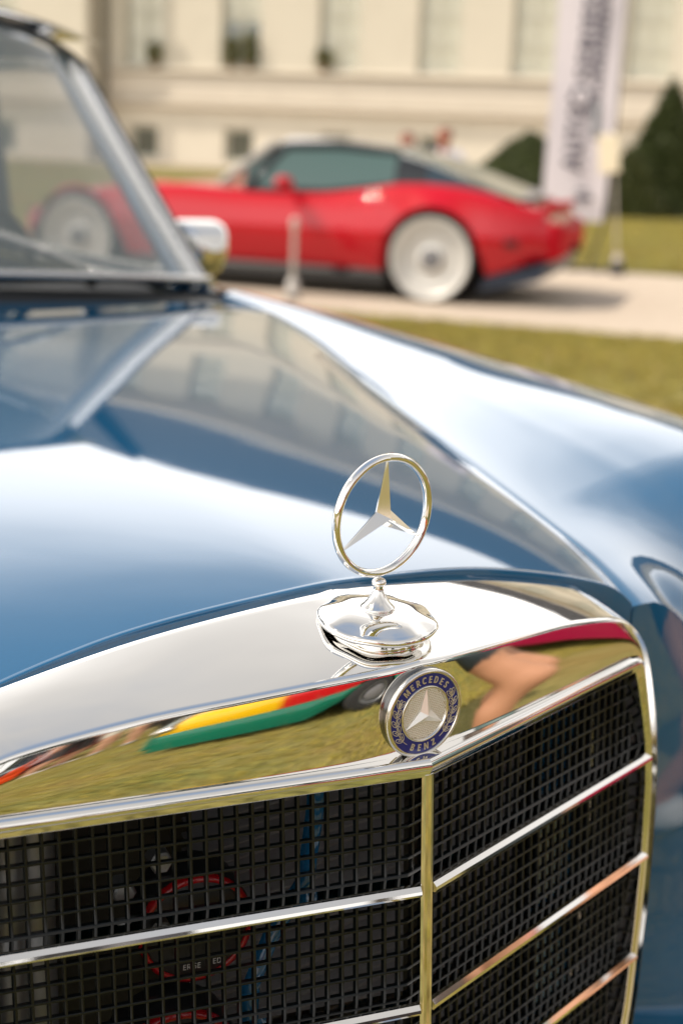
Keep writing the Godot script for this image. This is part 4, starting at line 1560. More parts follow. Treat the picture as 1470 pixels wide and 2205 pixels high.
# ---------------------------------------------------------------- the red sports car
func build_red_car() -> void:
	var red := coat(lin(0.46, 0.0, 0.010), 0.4)
	M.white_wheel = mat(lin(0.58, 0.57, 0.54), 0.4, 0.1)
	var silver := coat(lin(0.34, 0.32, 0.30), 0.35)
	var car := thing("red_sports_car", "low red sports coupe with white dished wheels parked on the gravel", "car", at(-2.69, 11.76))
	var CS := [-1.12, -1.06, -0.86, -0.60, -0.24, 0.13, 0.32, 0.58, 0.88, 1.43, 1.75, 2.17, 2.70, 3.10, 3.45, 3.66]
	var CY := [0.66, 0.72, 0.778, 0.826, 0.890, 0.908, 0.900, 0.856, 0.824, 0.804, 0.806, 0.822, 0.785, 0.715, 0.590, 0.46]
	var WS := [-1.12, -0.8, -0.3, 0.0, 0.35, 0.8, 1.4, 2.2, 2.7, 3.05, 3.4, 3.66]
	var WW := [0.72, 0.83, 0.915, 0.93, 0.915, 0.865, 0.85, 0.875, 0.91, 0.91, 0.80, 0.60]
	var rows := []
	var lower := []
	var n := 130
	for i in n + 1:
		var s := lerpf(-1.12, 3.66, i / float(n))
		var sx := s if s > -0.45 else -0.45 + (s + 0.45) * 0.64
		var w := spl(WS, WW, s)
		var cy := spl(CS, CY, s)
		var low := 0.20
		if s < -0.4:
			low = lerpf(0.225, 0.36, smoothstep(-0.4, -1.05, s))
		if s > 3.4:
			low = lerpf(0.20, 0.30, smoothstep(3.4, 3.66, s))
		var sill := low
		for c in [0.0, 3.05]:
			var q: float = 0.385 * 0.385 - (s - c) * (s - c)
			if q > 0.0:
				low = maxf(low, 0.345 + sqrt(q))
		var flare := 0.0
		for c in [0.0, 3.05]:
			flare = maxf(flare, exp(-pow((s - c) / 0.42, 2.0)))
		var row := PackedVector3Array()
		var pts := [[0.87, minf(low, 0.60)], [0.925, maxf(low, 0.30)], [0.975, maxf(minf(0.42, cy - 0.12), low)], [1.0, maxf(minf(0.50, cy - 0.1), low + 0.012 * flare)], [0.995, maxf(minf(0.545, cy - 0.08), low + 0.02)], [0.965 + 0.02 * flare, maxf(lerpf(0.55, cy, 0.45), low + 0.035)], [0.925, lerpf(0.55, cy, 0.8)], [0.87, cy - 0.012], [0.80, cy], [0.70, cy - 0.008], [0.45, cy - 0.03], [0.0, cy - 0.03]]
		for p in pts:
			row.append(Vector3(-sx, maxf(p[1], minf(low, 0.73)), p[0] * w))
		for k in range(pts.size() - 2, -1, -1):
			row.append(Vector3(-sx, row[k].y, -row[k].z))
		rows.append(row)
	put(car, "body", MB.new().grid(rows, false, Vector3(-1.3, 0.45, 0)), red)
	var endr: PackedVector3Array = rows[0]
	var tail := MB.new()
	var cap := []
	for q in 9:
		var g := q / 8.0 * PI / 2.0
		var row := PackedVector3Array()
		for p in endr:
			row.append(Vector3(p.x + 0.11 * sin(g), 0.50 + (p.y - 0.50) * lerpf(0.55, 1.0, cos(g)), p.z * lerpf(0.45, 1.0, cos(g))))
		cap.append(row)
	tail.grid(cap, false, Vector3(0, 0.5, 0))
	var last: PackedVector3Array = cap[8]
	for k in last.size() - 1:
		tail.tri(Vector3(last[0].x, 0.5, 0), last[k], last[k + 1], Vector3(0, 0.5, 0))
	put(car, "tail_panel", tail, mat(lin(0.46, 0.0, 0.010), 0.55, 0.0, 0.2))
	put(car, "spoiler_lip", MB.new().sweep([Vector2(-0.02, 0), Vector2(0.10, -0.02), Vector2(0.12, 0.05), Vector2(0.09, 0.055), Vector2(0.03, 0.02)], [Transform3D(Basis(), Vector3(0.74, 0.735, -0.62)), Transform3D(Basis(), Vector3(0.74, 0.735, 0.62))]), mat(lin(0.46, 0.0, 0.010), 0.55, 0.0, 0.2))
	# dark sills and valances
	put(car, "side_skirt", MB.new().cbox(T(-1.5, 0.165, 0), Vector3(2.3, 0.13, 1.66), 0.03), M.black)
	put(car, "rear_valance", MB.new().sweep([Vector2(0.36, 0.10), Vector2(0.84, 0.22), Vector2(0.90, 0.36), Vector2(0.42, 0.23)], [Transform3D(Basis(), Vector3(0, 0, -0.78)), Transform3D(Basis(), Vector3(0, 0, 0.80))]), mat(lin(0.012, 0.022, 0.045), 0.4))
	put(car, "front_valance", MB.new().cbox(T(-3.5, 0.22, 0), Vector3(0.28, 0.14, 1.2), 0.03), M.black)
	put(car, "underbody", MB.new().cbox(T(-1.5, 0.40, 0), Vector3(4.2, 0.30, 1.30)), M.dark)
	for s in [0.0, 3.05]:
		for e in [1.0, -1.0]:
			put(car, "wheel_housing", MB.new().lathe(Transform3D(Basis(Vector3(1, 0, 0), Vector3(0, 0, e), Vector3(0, -e, 0)), Vector3(-s, 0.345, e * 0.62)), [Vector2(0.40, 0.25), Vector2(0.40, 0.0), Vector2(0.001, 0.0)], 28), M.dark)
			var w := Node3D.new()
			wheel_on_z(car, Vector3(-s, 0.345, e * 0.80), e)
			w.free()
	# greenhouse
	var RS := [-0.66, -0.59, -0.21, 0.14, 0.47, 0.73, 1.09, 1.38, 1.44, 1.87]
	var RY := [0.812, 0.835, 0.962, 1.087, 1.166, 1.206, 1.222, 1.205, 1.178, 0.835]
	var ring := func(s: float) -> Array:
		var y := spl(RS, RY, s)
		var b := spl(CS, CY, s) - 0.02
		var t := clampf((y - b) / 0.40, 0.0, 1.0)
		return [Vector3(-s, b, 0.74), Vector3(-s, lerpf(b, y, 0.55), lerpf(0.74, 0.66, t)), Vector3(-s, y - 0.045 * t, lerpf(0.74, 0.58, t)), Vector3(-s, y - 0.012 * t, lerpf(0.70, 0.50, t)), Vector3(-s, y, 0.25), Vector3(-s, y + 0.004, 0.0)]
	var band := func(s0: float, s1: float, k0: int, k1: int, both: bool, lift: float, only := 0.0) -> MB:
		var mb := MB.new()
		for e in ([only] if only != 0.0 else [1.0, -1.0] if both else [1.0]):
			var rr := []
			for i in 17:
				var r: Array = ring.call(lerpf(s0, s1, i / 16.0))
				var row := PackedVector3Array()
				for k in range(k0, k1 + 1):
					var p: Vector3 = r[k]
					row.append(Vector3(p.x, p.y + lift * 0.3, (p.z + lift) * e))
				if not both:
					for k in range(k1 - 1, k0 - 1, -1):
						var p: Vector3 = r[k]
						row.append(Vector3(p.x, p.y, -p.z))
				rr.append(row)
			mb.grid(rr, false, Vector3(-0.6, 0.8, 0))
		return mb
	put(car, "roof", band.call(1.37, 0.36, 2, 5, false, 0.0), silver)
	var pillar := coat(lin(0.012, 0.016, 0.022), 0.4)
	for e in [1.0, -1.0]:
		put(car, "rear_pillar", band.call(0.36, 0.10, 0, 2, true, 0.0, e), pillar)
	for e in [1.0, -1.0]:
		put(car, "windscreen_pillar", MB.new().tube([Vector3(-1.83, 0.83, e * 0.72), Vector3(-1.39, 1.175, e * 0.585)], 0.035, 8), silver)
	put(car, "windscreen", band.call(1.83, 1.40, 2, 5, false, 0.0), clear_glass(Color(0.9, 0.95, 0.95), 0.5))
	var teal := mat(lin(0.065, 0.115, 0.115), 0.06)
	for e in [1.0, -1.0]:
		put(car, "side_window", band.call(1.62, 0.36, 0, 2, true, 0.002, e), teal)
	for e in [1.0, -1.0]:
		put(car, "quarter_window", band.call(0.10, -0.50, 0, 2, true, 0.0, e), mat(lin(0.02, 0.04, 0.06), 0.08))
	put(car, "rear_window", band.call(0.34, -0.64, 2, 5, false, 0.0), mat(lin(0.10, 0.125, 0.12), 0.05))
	for e in [1.0, -1.0]:
		put(car, "window_frame", MB.new().tube([Vector3(-1.60, 0.815, e * 0.745), Vector3(-1.30, 1.15, e * 0.60), Vector3(-0.85, 1.175, e * 0.590), Vector3(-0.36, 1.125, e * 0.61)], 0.034, 8).tube([Vector3(-1.60, 0.80, e * 0.745), Vector3(-0.9, 0.815, e * 0.745), Vector3(-0.36, 0.885, e * 0.745)], 0.020, 6), pillar)
		var m := MB.new().grid(pod(Vector3(-1.19, 0.872, e * 0.97), Vector3(0.075, 0.055, 0.10)), true)
		put(car, "door_mirror", m.tube([Vector3(-1.17, 0.80, e * 0.80), Vector3(-1.19, 0.85, e * 0.92)], 0.025, 8), red)
		put(car, "seat", MB.new().cbox(Transform3D(Basis(Vector3(0, 0, 1), -0.4), Vector3(-0.62, 0.78, e * 0.34)), Vector3(0.16, 0.62, 0.44), 0.06), M.trim_leather)
		put(car, "side_marker", MB.new().cbox(T(0.62, 0.495, e * 0.862), Vector3(0.11, 0.06, 0.03), 0.01), mat(lin(0.06, 0.002, 0.004), 0.3))
		for q in [0.30, 0.52]:
			put(car, "tail_lamp", MB.new().lathe(Transform3D(Basis(Vector3(0, 0, 1), -PI / 2), Vector3(0.955, 0.54, e * q * 0.7)), [Vector2(0.085, -0.03), Vector2(0.085, 0.01), Vector2(0.06, 0.02), Vector2(0.001, 0.024)], 18), M.red_gloss)


func pod(c: Vector3, r: Vector3) -> Array:
	var rows := []
	for i in 11:
		var a := PI * i / 10.0
		var ring := PackedVector3Array()
		for j in 19:
			var t := TAU * j / 18.0
			ring.append(c + Vector3(r.x * cos(a), r.y * sin(a) * cos(t), r.z * sin(a) * sin(t)))
		rows.append(ring)
	return rows


func wheel_on_z(parent: Node3D, where: Vector3, side: float, dish := true) -> void:
	var hold := Node3D.new()
	parent.add_child(hold)
	wheel_parts(hold, Vector3.ZERO, 1.0, 0.345, dish)
	var w: Node3D = hold.get_child(0)
	hold.remove_child(w)
	parent.remove_child(hold)
	hold.free()
	var k := 0
	while parent.has_node("wheel" if k == 0 else "wheel_%03d" % k):
		k += 1
	w.name = "wheel" if k == 0 else "wheel_%03d" % k
	parent.add_child(w)
	w.transform = Transform3D(Basis(Vector3.UP, -side * PI / 2), where)


# ---------------------------------------------------------------- cars that only the chrome shows
func saloon(label: String, xf: Transform3D, lower: Material, wing: Material, door: Material, roofc: Material, length := 3.7, split := 1.22, axle := 0.78) -> void:
	# local x runs from the nose (0) to the tail, z across
	var car := thing("parked_car", label, "car", xf, "cars across the lawn from the blue car")
	var HS := [0.0, 0.06, 0.3, 1.0, 1.25, 2.9, 3.4, 3.64, 3.7]
	var HY := [0.55, 0.68, 0.76, 0.86, 0.90, 0.92, 0.86, 0.78, 0.6]
	var k := length / 3.7
	var shell := func(s0: float, s1: float, y0: float, y1: float, top: bool, out: float) -> MB:
		var rr := []
		for i in 25:
			var s := lerpf(s0, s1, i / 24.0)
			var yt := minf(spl(HS, HY, s), y1)
			var w := 0.78 * pow(sin(clampf((s + 0.25) / 4.2, 0.0, 1.0) * PI), 0.22) + out
			var low := y0
			for c in [axle, 3.0]:
				var q: float = 0.33 * 0.33 - (s - c) * (s - c)
				if q > 0.0:
					low = maxf(low, 0.29 + sqrt(q))
			low = minf(low, yt)
			var row := PackedVector3Array()
			for p in [[0.97, low], [1.0, lerpf(low, yt, 0.4)], [0.985, lerpf(low, yt, 0.8)], [0.94, yt]]:
				row.append(Vector3(s * k, p[1], p[0] * w))
			if top:
				row.append(Vector3(s * k, yt + 0.03, 0.5 * w))
				row.append(Vector3(s * k, yt + 0.04, 0))
				row.append(Vector3(s * k, yt + 0.03, -0.5 * w))
			for p in [[0.94, yt], [0.985, lerpf(low, yt, 0.8)], [1.0, lerpf(low, yt, 0.4)], [0.97, low]]:
				row.append(Vector3(s * k, p[1], -p[0] * w))
			rr.append(row)
		return MB.new().grid(rr, false, Vector3(length / 2, 0.4, 0))
	put(car, "front_wing", shell.call(0.0, split, 0.48, 2.0, true, 0.0), wing)
	put(car, "door", shell.call(split, 2.35, 0.48, 2.0, true, 0.0), door)
	put(car, "rear_wing", shell.call(2.35, 3.7, 0.48, 2.0, true, 0.0), wing)
	put(car, "sill", shell.call(0.0, 3.7, 0.11, 0.52, false, 0.012), lower)
	put(car, "nose_cap", MB.new().cbox(T(-0.01, 0.44, 0), Vector3(0.05, 0.50, 1.05), 0.02), lower)
	put(car, "underbody", MB.new().cbox(T(length / 2, 0.38, 0), Vector3(length - 0.2, 0.30, 1.1)), M.dark)
	var gl := []
	for q in [[1.0, 0.86, 0.66], [1.55, 1.33, 0.54], [2.3, 1.37, 0.53], [3.0, 1.30, 0.52], [3.45, 0.86, 0.66]]:
		gl.append(PackedVector3Array([Vector3(q[0] * k, 0.84, 0.70), Vector3(q[0] * k, q[1] - 0.02, q[2]), Vector3(q[0] * k, q[1], 0.3), Vector3(q[0] * k, q[1], -0.3), Vector3(q[0] * k, q[1] - 0.02, -q[2]), Vector3(q[0] * k, 0.84, -0.70)]))
	put(car, "windows", MB.new().grid(gl, false, Vector3(length / 2, 0.8, 0)), mat(lin(0.015, 0.02, 0.022), 0.06))
	var rf := []
	for q in [[1.5, 1.33], [1.7, 1.375], [2.3, 1.395], [2.9, 1.345], [3.05, 1.31]]:
		rf.append(PackedVector3Array([Vector3(q[0] * k, q[1] - 0.05, 0.56), Vector3(q[0] * k, q[1], 0.47), Vector3(q[0] * k, q[1] + 0.012, 0), Vector3(q[0] * k, q[1], -0.47), Vector3(q[0] * k, q[1] - 0.05, -0.56)]))
	put(car, "roof", MB.new().grid(rf, false, Vector3(length / 2, 0.8, 0)), roofc)
	for e in [1.0, -1.0]:
		put(car, "headlight", MB.new().lathe(Transform3D(Basis(Vector3(0, 0, 1), PI / 2), Vector3(0.0, 0.62, e * 0.5)), [Vector2(0.085, -0.05), Vector2(0.085, 0.02), Vector2(0.001, 0.04)], 16), M.chrome_soft)
		for s in [axle, 3.0]:
			var hold := Node3D.new()
			wheel_on_z(car, Vector3(s * k, 0.29, e * 0.70), e, false)
			hold.free()
	for c in car.get_children():
		if str(c.name).begins_with("wheel"):
			c.scale = Vector3.ONE * (0.29 / 0.345)


func build_other_cars() -> void:
	var green := coat(lin(0.003, 0.14, 0.085), 0.4)
	var yellow := coat(lin(0.78, 0.46, 0.004), 0.4)
	var red := coat(lin(0.55, 0.005, 0.012), 0.4)
	var crimson := coat(lin(0.24, 0.004, 0.035), 0.4)
	var orange := coat(lin(0.75, 0.07, 0.01), 0.4)
	saloon("small green, yellow and red car parked facing the blue car's nose", Transform3D(Basis(Vector3.UP, 0.10).scaled_local(Vector3(1.0, 0.80, 1.0)), Vector3(-0.10, 0, 4.3)), green, yellow, red, red, 3.7, 0.46, 1.10)
	saloon("crimson saloon parked to the right of the blue car's nose", Transform3D(Basis(Vector3.UP, -0.2), Vector3(4.0, 0, 1.45)), crimson, crimson, crimson, crimson, 4.2)
	saloon("black saloon parked behind the multicoloured car", Transform3D(Basis(Vector3.UP, -0.12), Vector3(-0.3, 0, 9.6)), M.black, coat(lin(0.012, 0.012, 0.014)), coat(lin(0.012, 0.012, 0.014)), M.black, 4.3)
	saloon("dark red saloon parked between the black car and the orange car", Transform3D(Basis(Vector3.UP, 0.1), Vector3(-5.0, 0, 12.5)), coat(lin(0.16, 0.008, 0.01)), coat(lin(0.16, 0.008, 0.01)), coat(lin(0.16, 0.008, 0.01)), M.black, 4.1)
	saloon("orange car with dark windows parked beyond the multicoloured one", Transform3D(Basis(Vector3.UP, 0.05), Vector3(-5.1, 0, 8.2)), orange, orange, orange, orange, 4.0)


# ---------------------------------------------------------------- people
func seg_dist(p: Vector3, a: Vector3, b: Vector3, ra: float, rb: float) -> float:
	var ab := b - a
	var t := clampf((p - a).dot(ab) / maxf(ab.length_squared(), 1e-9), 0.0, 1.0)
	return p.distance_to(a + ab * t) - lerpf(ra, rb, t)


# bones: [from, to, radius, radius, colour]; meshes their smooth union as surface nets
func flesh(mb: MB, bones: Array, cell: float, soft: float) -> void:
	var lo := Vector3.ONE * 1e9
	var hi := -lo
	for b in bones:
		var r := maxf(b[2], b[3]) + cell * 2.0 + soft
		lo = lo.min(b[0] - Vector3.ONE * r).min(b[1] - Vector3.ONE * r)
		hi = hi.max(b[0] + Vector3.ONE * r).max(b[1] + Vector3.ONE * r)
	var nx := int((hi.x - lo.x) / cell) + 2
	var ny := int((hi.y - lo.y) / cell) + 2
	var nz := int((hi.z - lo.z) / cell) + 2
	var f := PackedFloat32Array()
	f.resize(nx * ny * nz)
	f.fill(1.0)
	for b in bones:
		var r := maxf(b[2], b[3]) + cell * 2.0 + soft
		var l: Vector3 = ((b[0].min(b[1]) - Vector3.ONE * r - lo) / cell).max(Vector3.ZERO)
		var h: Vector3 = (b[0].max(b[1]) + Vector3.ONE * r - lo) / cell
		for k in range(int(l.z), mini(nz, int(h.z) + 1)):
			for j in range(int(l.y), mini(ny, int(h.y) + 1)):
				var row := (k * ny + j) * nx
				for i in range(int(l.x), mini(nx, int(h.x) + 1)):
					var d := seg_dist(lo + Vector3(i, j, k) * cell, b[0], b[1], b[2], b[3])
					var e := f[row + i]
					var q := maxf(soft - absf(d - e), 0.0) / soft
					f[row + i] = minf(d, e) - q * q * soft * 0.25
	var ids := {}
	var verts := PackedVector3Array()
	var step := [1, nx, nx * ny]
	var corners := [0, 1, nx, nx + 1, nx * ny, nx * ny + 1, nx * ny + nx, nx * ny + nx + 1]
	for k in nz - 1:
		for j in ny - 1:
			for i in nx - 1:
				var c := (k * ny + j) * nx + i
				var inside := 0
				for o in corners:
					if f[c + o] < 0.0:
						inside += 1
				if inside == 0 or inside == 8:
					continue
				var sum := Vector3.ZERO
				var cnt := 0
				for e in 8:
					for ax in 3:
						if e & (1 << ax):
							continue
						var va := f[c + corners[e]]
						var vb := f[c + corners[e | (1 << ax)]]
						if (va < 0.0) != (vb < 0.0):
							var p := Vector3(e & 1, (e >> 1) & 1, (e >> 2) & 1)
							p[ax] += va / (va - vb)
							sum += p
							cnt += 1
				ids[c] = verts.size()
				verts.append(lo + (Vector3(i, j, k) + sum / cnt) * cell)
	var tris := PackedInt32Array()
	for k in range(1, nz - 1):
		for j in range(1, ny - 1):
			for i in range(1, nx - 1):
				var c := (k * ny + j) * nx + i
				var a := f[c] < 0.0
				for ax in 3:
					if (f[c + step[ax]] < 0.0) == a:
						continue
					var u: int = step[(ax + 1) % 3]
					var w: int = step[(ax + 2) % 3]
					var q := [ids[c], ids[c - u], ids[c - u - w], ids[c - w]]
					if a:
						tris.append_array(PackedInt32Array([q[0], q[2], q[1], q[0], q[3], q[2]]))
					else:
						tris.append_array(PackedInt32Array([q[0], q[1], q[2], q[0], q[2], q[3]]))
	var nn := PackedVector3Array()
	nn.resize(verts.size())
	for t in range(0, tris.size(), 3):
		var fn := (verts[tris[t + 2]] - verts[tris[t]]).cross(verts[tris[t + 1]] - verts[tris[t]])
		nn[tris[t]] += fn
		nn[tris[t + 1]] += fn
		nn[tris[t + 2]] += fn
	var base := mb.v.size()
	for i in verts.size():
		var best := 1e9
		var c := Color.WHITE
		for b in bones:
			var d := seg_dist(verts[i], b[0], b[1], b[2], b[3])
			if d < best:
				best = d
				c = b[4]
		mb.v.append(verts[i])
		mb.n.append(nn[i].normalized())
		mb.uv.append(Vector2.ZERO)
		mb.col.append(c)
	for t in tris:
		mb.idx.append(base + t)


# joints in the person's own axes: facing +z, feet at y = 0
func person(label: String, xf: Transform3D, J: Dictionary, C: Dictionary, group := "") -> Node3D:
	var o := thing("person", label, "person", xf, group)
	var mb := MB.new()
	var sk: Color = C.skin
	var sh: Color = C.shirt
	var tr: Color = C.trousers
	var bones := []
	var hip: Vector3 = J.hip
	var chest: Vector3 = J.chest
	var neck: Vector3 = J.neck
	var head: Vector3 = J.head
	var across: Vector3 = J.across
	bones.append([hip - across * 0.075, hip + across * 0.075, 0.115, 0.115, tr])
	bones.append([hip + (chest - hip) * 0.25, chest, 0.125, 0.135, sh])
	bones.append([chest - across * 0.09, chest + across * 0.09, 0.118, 0.118, sh])
	bones.append([neck - across * 0.13 - Vector3(0, 0.055, 0), neck + across * 0.13 - Vector3(0, 0.055, 0), 0.062, 0.062, sh])
	bones.append([neck - Vector3(0, 0.04, 0), head - Vector3(0, 0.09, 0), 0.054, 0.050, sk])
	for s in ["l", "r"]:
		var g := -1.0 if s == "l" else 1.0
		var shoulder: Vector3 = neck + across * g * 0.185 - Vector3(0, 0.065, 0)
		var elbow: Vector3 = J["elbow_" + s]
		var wrist: Vector3 = J["wrist_" + s]
		bones.append([shoulder, shoulder.lerp(elbow, 0.55), 0.055, 0.050, sh])
		bones.append([shoulder.lerp(elbow, 0.55), elbow, 0.043, 0.038, sk])
		bones.append([elbow, wrist, 0.040, 0.026, sk])
		var h: Vector3 = hip + across * g * 0.092 - Vector3(0, 0.03, 0)
		var knee: Vector3 = J["knee_" + s]
		var ankle: Vector3 = J["ankle_" + s]
		var cut: float = C.get("hem", 1.0)
		var lower: Color = tr if C.get("long", false) else sk
		bones.append([h, h.lerp(knee, cut), 0.094, lerpf(0.094, 0.062, cut), tr])
		bones.append([h.lerp(knee, cut * 0.98), knee, lerpf(0.084, 0.056, cut), 0.056, lower])
		bones.append([knee, knee.lerp(ankle, 0.35) - J.front * 0.012, 0.056, 0.056, lower])
		bones.append([knee.lerp(ankle, 0.35) - J.front * 0.012, ankle, 0.056, 0.036, lower])
		bones.append([ankle - Vector3(0, 0.035, 0) - J.front * 0.03, ankle - Vector3(0, 0.05, 0) + J.front * 0.16, 0.042, 0.034, C.shoes])
	flesh(mb, bones, 0.016, 0.035)
	# head
	var hf: Vector3 = J.front
	var hb := []
	hb.append([head + Vector3(0, 0.03, 0) - hf * 0.018, head + Vector3(0, 0.03, 0) + hf * 0.018, 0.082, 0.078, sk])
	hb.append([head + hf * 0.02, head - Vector3(0, 0.075, 0) + hf * 0.042, 0.066, 0.040, sk])
	hb.append([head + Vector3(0, 0.012, 0) + hf * 0.092, head - Vector3(0, 0.022, 0) + hf * 0.112, 0.009, 0.014, sk])
	hb.append([head - Vector3(0, 0.050, 0) + hf * 0.088, head - Vector3(0, 0.053, 0) + hf * 0.089, 0.016, 0.016, C.lips])
	for g in [-1.0, 1.0]:
		hb.append([head + across * g * 0.080 + Vector3(0, 0.018, 0), head + across * g * 0.080 - Vector3(0, 0.022, 0), 0.013, 0.010, sk])
	flesh(mb, hb, 0.007, 0.018)
	# hands
	for s in ["l", "r"]:
		var g := -1.0 if s == "l" else 1.0
		var wrist: Vector3 = J["wrist_" + s]
		var dir: Vector3 = (wrist - J["elbow_" + s]).normalized()
		var palm_n: Vector3 = (across * -g).slide(dir).normalized()
		var wide := dir.cross(palm_n).normalized()
		if wide.dot(hf) < 0.0:
			wide = -wide
		var bn := [[wrist, wrist + dir * 0.045, 0.024, 0.022, sk]]
		for k in 4:
			var root := wrist + dir * 0.075 + wide * (0.030 - 0.020 * k)
			var l: float = [0.068, 0.076, 0.070, 0.054][k]
			bn.append([wrist + dir * 0.02 + wide * (0.016 - 0.011 * k), root, 0.014, 0.012, sk])
			var mid: Vector3 = root + (dir + palm_n * 0.25).normalized() * l * 0.5
			bn.append([root, mid, 0.0095, 0.0088, sk])
			bn.append([mid, mid + (dir + palm_n * 0.75).normalized() * l * 0.5, 0.0088, 0.0078, sk])
		var tb := wrist + dir * 0.025 + wide * 0.026
		var tm := tb + (dir + wide * 0.9 + palm_n * 0.3).normalized() * 0.034
		bn.append([tb, tm, 0.014, 0.011, sk])
		bn.append([tm, tm + (dir + wide * 0.25 + palm_n * 0.4).normalized() * 0.030, 0.011, 0.009, sk])
		flesh(mb, bn, 0.0055, 0.006)
	var skin := mat(Color.WHITE, 0.55)
	skin.vertex_color_use_as_albedo = true
	put(o, "body", mb, skin)
	var hair := MB.new()
	var rows := []
	for i in 9:
		var a := i / 8.0 * 1.9
		var ring := PackedVector3Array()
		for j in 25:
			var t := TAU * j / 24.0
			var fr := cos(t)
			var aa := a * (0.62 if fr > 0.55 else lerpf(1.0, 0.62, smoothstep(-0.2, 0.55, fr)))
			var d := (Vector3.UP * cos(aa) + (hf * fr + across * sin(t)) * sin(aa))
			ring.append(head + Vector3(0, 0.03, 0) - hf * 0.006 + d * Vector3(0.092, 0.092, 0.103) * (1.0 + 0.02 * sin(t * 7.0)))
		rows.append(ring)
	put(o, "hair", hair.grid(rows, true, head), mat(C.hair, 0.6))
	for g in [-1.0, 1.0]:
		put(o, "eye", MB.new().grid(pod(head + across * g * 0.033 + Vector3(0, 0.012, 0) + hf * 0.083, Vector3(0.011, 0.008, 0.008)), true), mat(lin(0.03, 0.02, 0.015), 0.2))
	return o


func standing(sway := 0.0) -> Dictionary:
	return {
		"hip": Vector3(sway, 0.93, 0), "chest": Vector3(sway * 0.6, 1.26, 0.01), "neck": Vector3(0, 1.47, 0.0), "head": Vector3(0, 1.62, 0.03), "across": Vector3(1, 0, 0), "front": Vector3(0, 0, 1),
		"elbow_l": Vector3(-0.24, 1.15, -0.02), "elbow_r": Vector3(0.24, 1.15, -0.02), "wrist_l": Vector3(-0.23, 0.90, 0.08), "wrist_r": Vector3(0.23, 0.90, 0.08),
		"knee_l": Vector3(-0.10, 0.49, 0.03), "knee_r": Vector3(0.10, 0.49, 0.03), "ankle_l": Vector3(-0.10, 0.09, -0.02), "ankle_r": Vector3(0.11, 0.09, -0.02),
	}


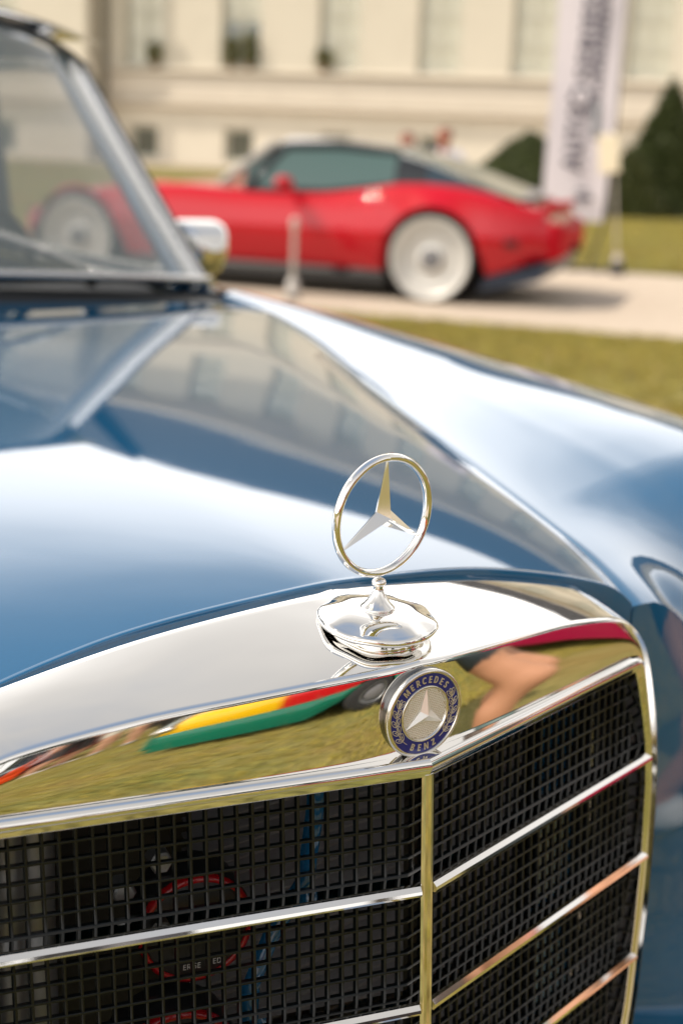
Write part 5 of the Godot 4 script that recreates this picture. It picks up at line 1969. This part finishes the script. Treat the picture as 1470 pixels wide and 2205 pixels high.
func build_people() -> void:
	var tan := Color(0.46, 0.23, 0.13)
	var pale := Color(0.55, 0.30, 0.20)
	# two visitors on a bench behind the red car
	var bench := thing("bench", "plain wooden bench on the far lawn under the two seated visitors", "bench", at(-4.85, 19.25))
	var wood := mat(lin(0.20, 0.12, 0.06), 0.7)
	for k in 4:
		put(bench, "seat_slat", MB.new().cbox(T(0, 0.345, -0.15 + 0.10 * k), Vector3(1.5, 0.03, 0.085), 0.006), wood)
	for e in [-1.0, 1.0]:
		put(bench, "leg", MB.new().cbox(T(e * 0.62, 0.165, 0.15), Vector3(0.06, 0.33, 0.06), 0.006), wood)
		put(bench, "leg", MB.new().cbox(T(e * 0.62, 0.165, -0.14), Vector3(0.06, 0.33, 0.06), 0.006), wood)
	var seated := {
		"hip": Vector3(0, 0.455, -0.02), "chest": Vector3(0, 0.78, -0.02), "neck": Vector3(0, 0.985, 0.0), "head": Vector3(0, 1.125, 0.03), "across": Vector3(1, 0, 0), "front": Vector3(0, 0, 1),
		"elbow_l": Vector3(-0.27, 0.70, 0.03), "elbow_r": Vector3(0.27, 0.70, 0.03), "wrist_l": Vector3(-0.16, 0.58, 0.22), "wrist_r": Vector3(0.16, 0.58, 0.22),
		"knee_l": Vector3(-0.12, 0.46, 0.42), "knee_r": Vector3(0.12, 0.46, 0.42), "ankle_l": Vector3(-0.12, 0.09, 0.44), "ankle_r": Vector3(0.12, 0.09, 0.46),
	}
	person("seated visitor in a white shirt beyond the red car's roof", at(-4.64, 19.25, 0.0).scaled_local(Vector3.ONE * 1.12), seated, {"skin": Color(0.42, 0.14, 0.09), "shirt": Color(0.72, 0.70, 0.78), "trousers": Color(0.05, 0.06, 0.10), "shoes": Color(0.03, 0.03, 0.03), "lips": Color(0.40, 0.10, 0.08), "hair": lin(0.16, 0.05, 0.03), "hem": 1.0, "long": true}, "")
	var s2 := seated.duplicate()
	var lean := Vector3(-0.05, -0.05, 0)
	for k in ["chest", "neck", "head", "elbow_l", "elbow_r"]:
		s2[k] = seated[k] + lean
	person("seated red haired visitor in a sand shirt left of the white shirted one", at(-5.10, 19.25, 0.0).scaled_local(Vector3.ONE * 1.10), s2, {"skin": Color(0.40, 0.14, 0.09), "shirt": Color(0.50, 0.40, 0.27), "trousers": Color(0.07, 0.06, 0.05), "shoes": Color(0.03, 0.03, 0.03), "lips": Color(0.40, 0.10, 0.08), "hair": lin(0.14, 0.04, 0.025), "hem": 1.0, "long": true}, "")
	# someone in shorts by the blue car's left front corner: a tanned leg in the chrome
	var j := {
		"hip": Vector3(0, 0.85, -0.13), "chest": Vector3(0, 1.17, -0.05), "neck": Vector3(0, 1.38, 0.02), "head": Vector3(0, 1.52, 0.07), "across": Vector3(1, 0, 0), "front": Vector3(0, 0, 1),
		"elbow_l": Vector3(-0.25, 1.12, 0.10), "elbow_r": Vector3(0.25, 1.12, 0.10), "wrist_l": Vector3(-0.07, 1.32, 0.25), "wrist_r": Vector3(0.07, 1.32, 0.25),
		"knee_l": Vector3(-0.10, 0.53, 0.12), "knee_r": Vector3(0.10, 0.53, 0.12), "ankle_l": Vector3(-0.10, 0.09, 0.0), "ankle_r": Vector3(0.10, 0.09, 0.0),
	}
	person("person in dark shorts stooping on tanned bare legs beside the blue car's grille", Transform3D(Basis(Vector3.UP, 2.77), Vector3(1.34, 0, 0.63)), j, {"skin": tan, "shirt": Color(0.10, 0.16, 0.16), "trousers": Color(0.015, 0.02, 0.025), "shoes": Color(0.5, 0.5, 0.5), "lips": Color(0.4, 0.16, 0.12), "hair": lin(0.05, 0.03, 0.02), "hem": 0.42}, "")
	person("person in pale shorts walking between the orange and multicoloured cars", Transform3D(Basis(Vector3.UP, PI), Vector3(-0.46, 0, 7.0)), standing(0.02), {"skin": pale, "shirt": Color(0.05, 0.05, 0.06), "trousers": Color(0.62, 0.58, 0.50), "shoes": Color(0.3, 0.28, 0.25), "lips": Color(0.4, 0.16, 0.12), "hair": lin(0.06, 0.04, 0.02), "hem": 0.75}, "")
	person("person in black standing at the orange car's corner", Transform3D(Basis(Vector3.UP, 2.4), Vector3(-0.86, 0, 7.1)), standing(-0.02), {"skin": pale, "shirt": Color(0.02, 0.02, 0.025), "trousers": Color(0.02, 0.02, 0.025), "shoes": Color(0.45, 0.42, 0.38), "lips": Color(0.4, 0.16, 0.12), "hair": lin(0.10, 0.06, 0.03), "hem": 0.9}, "")
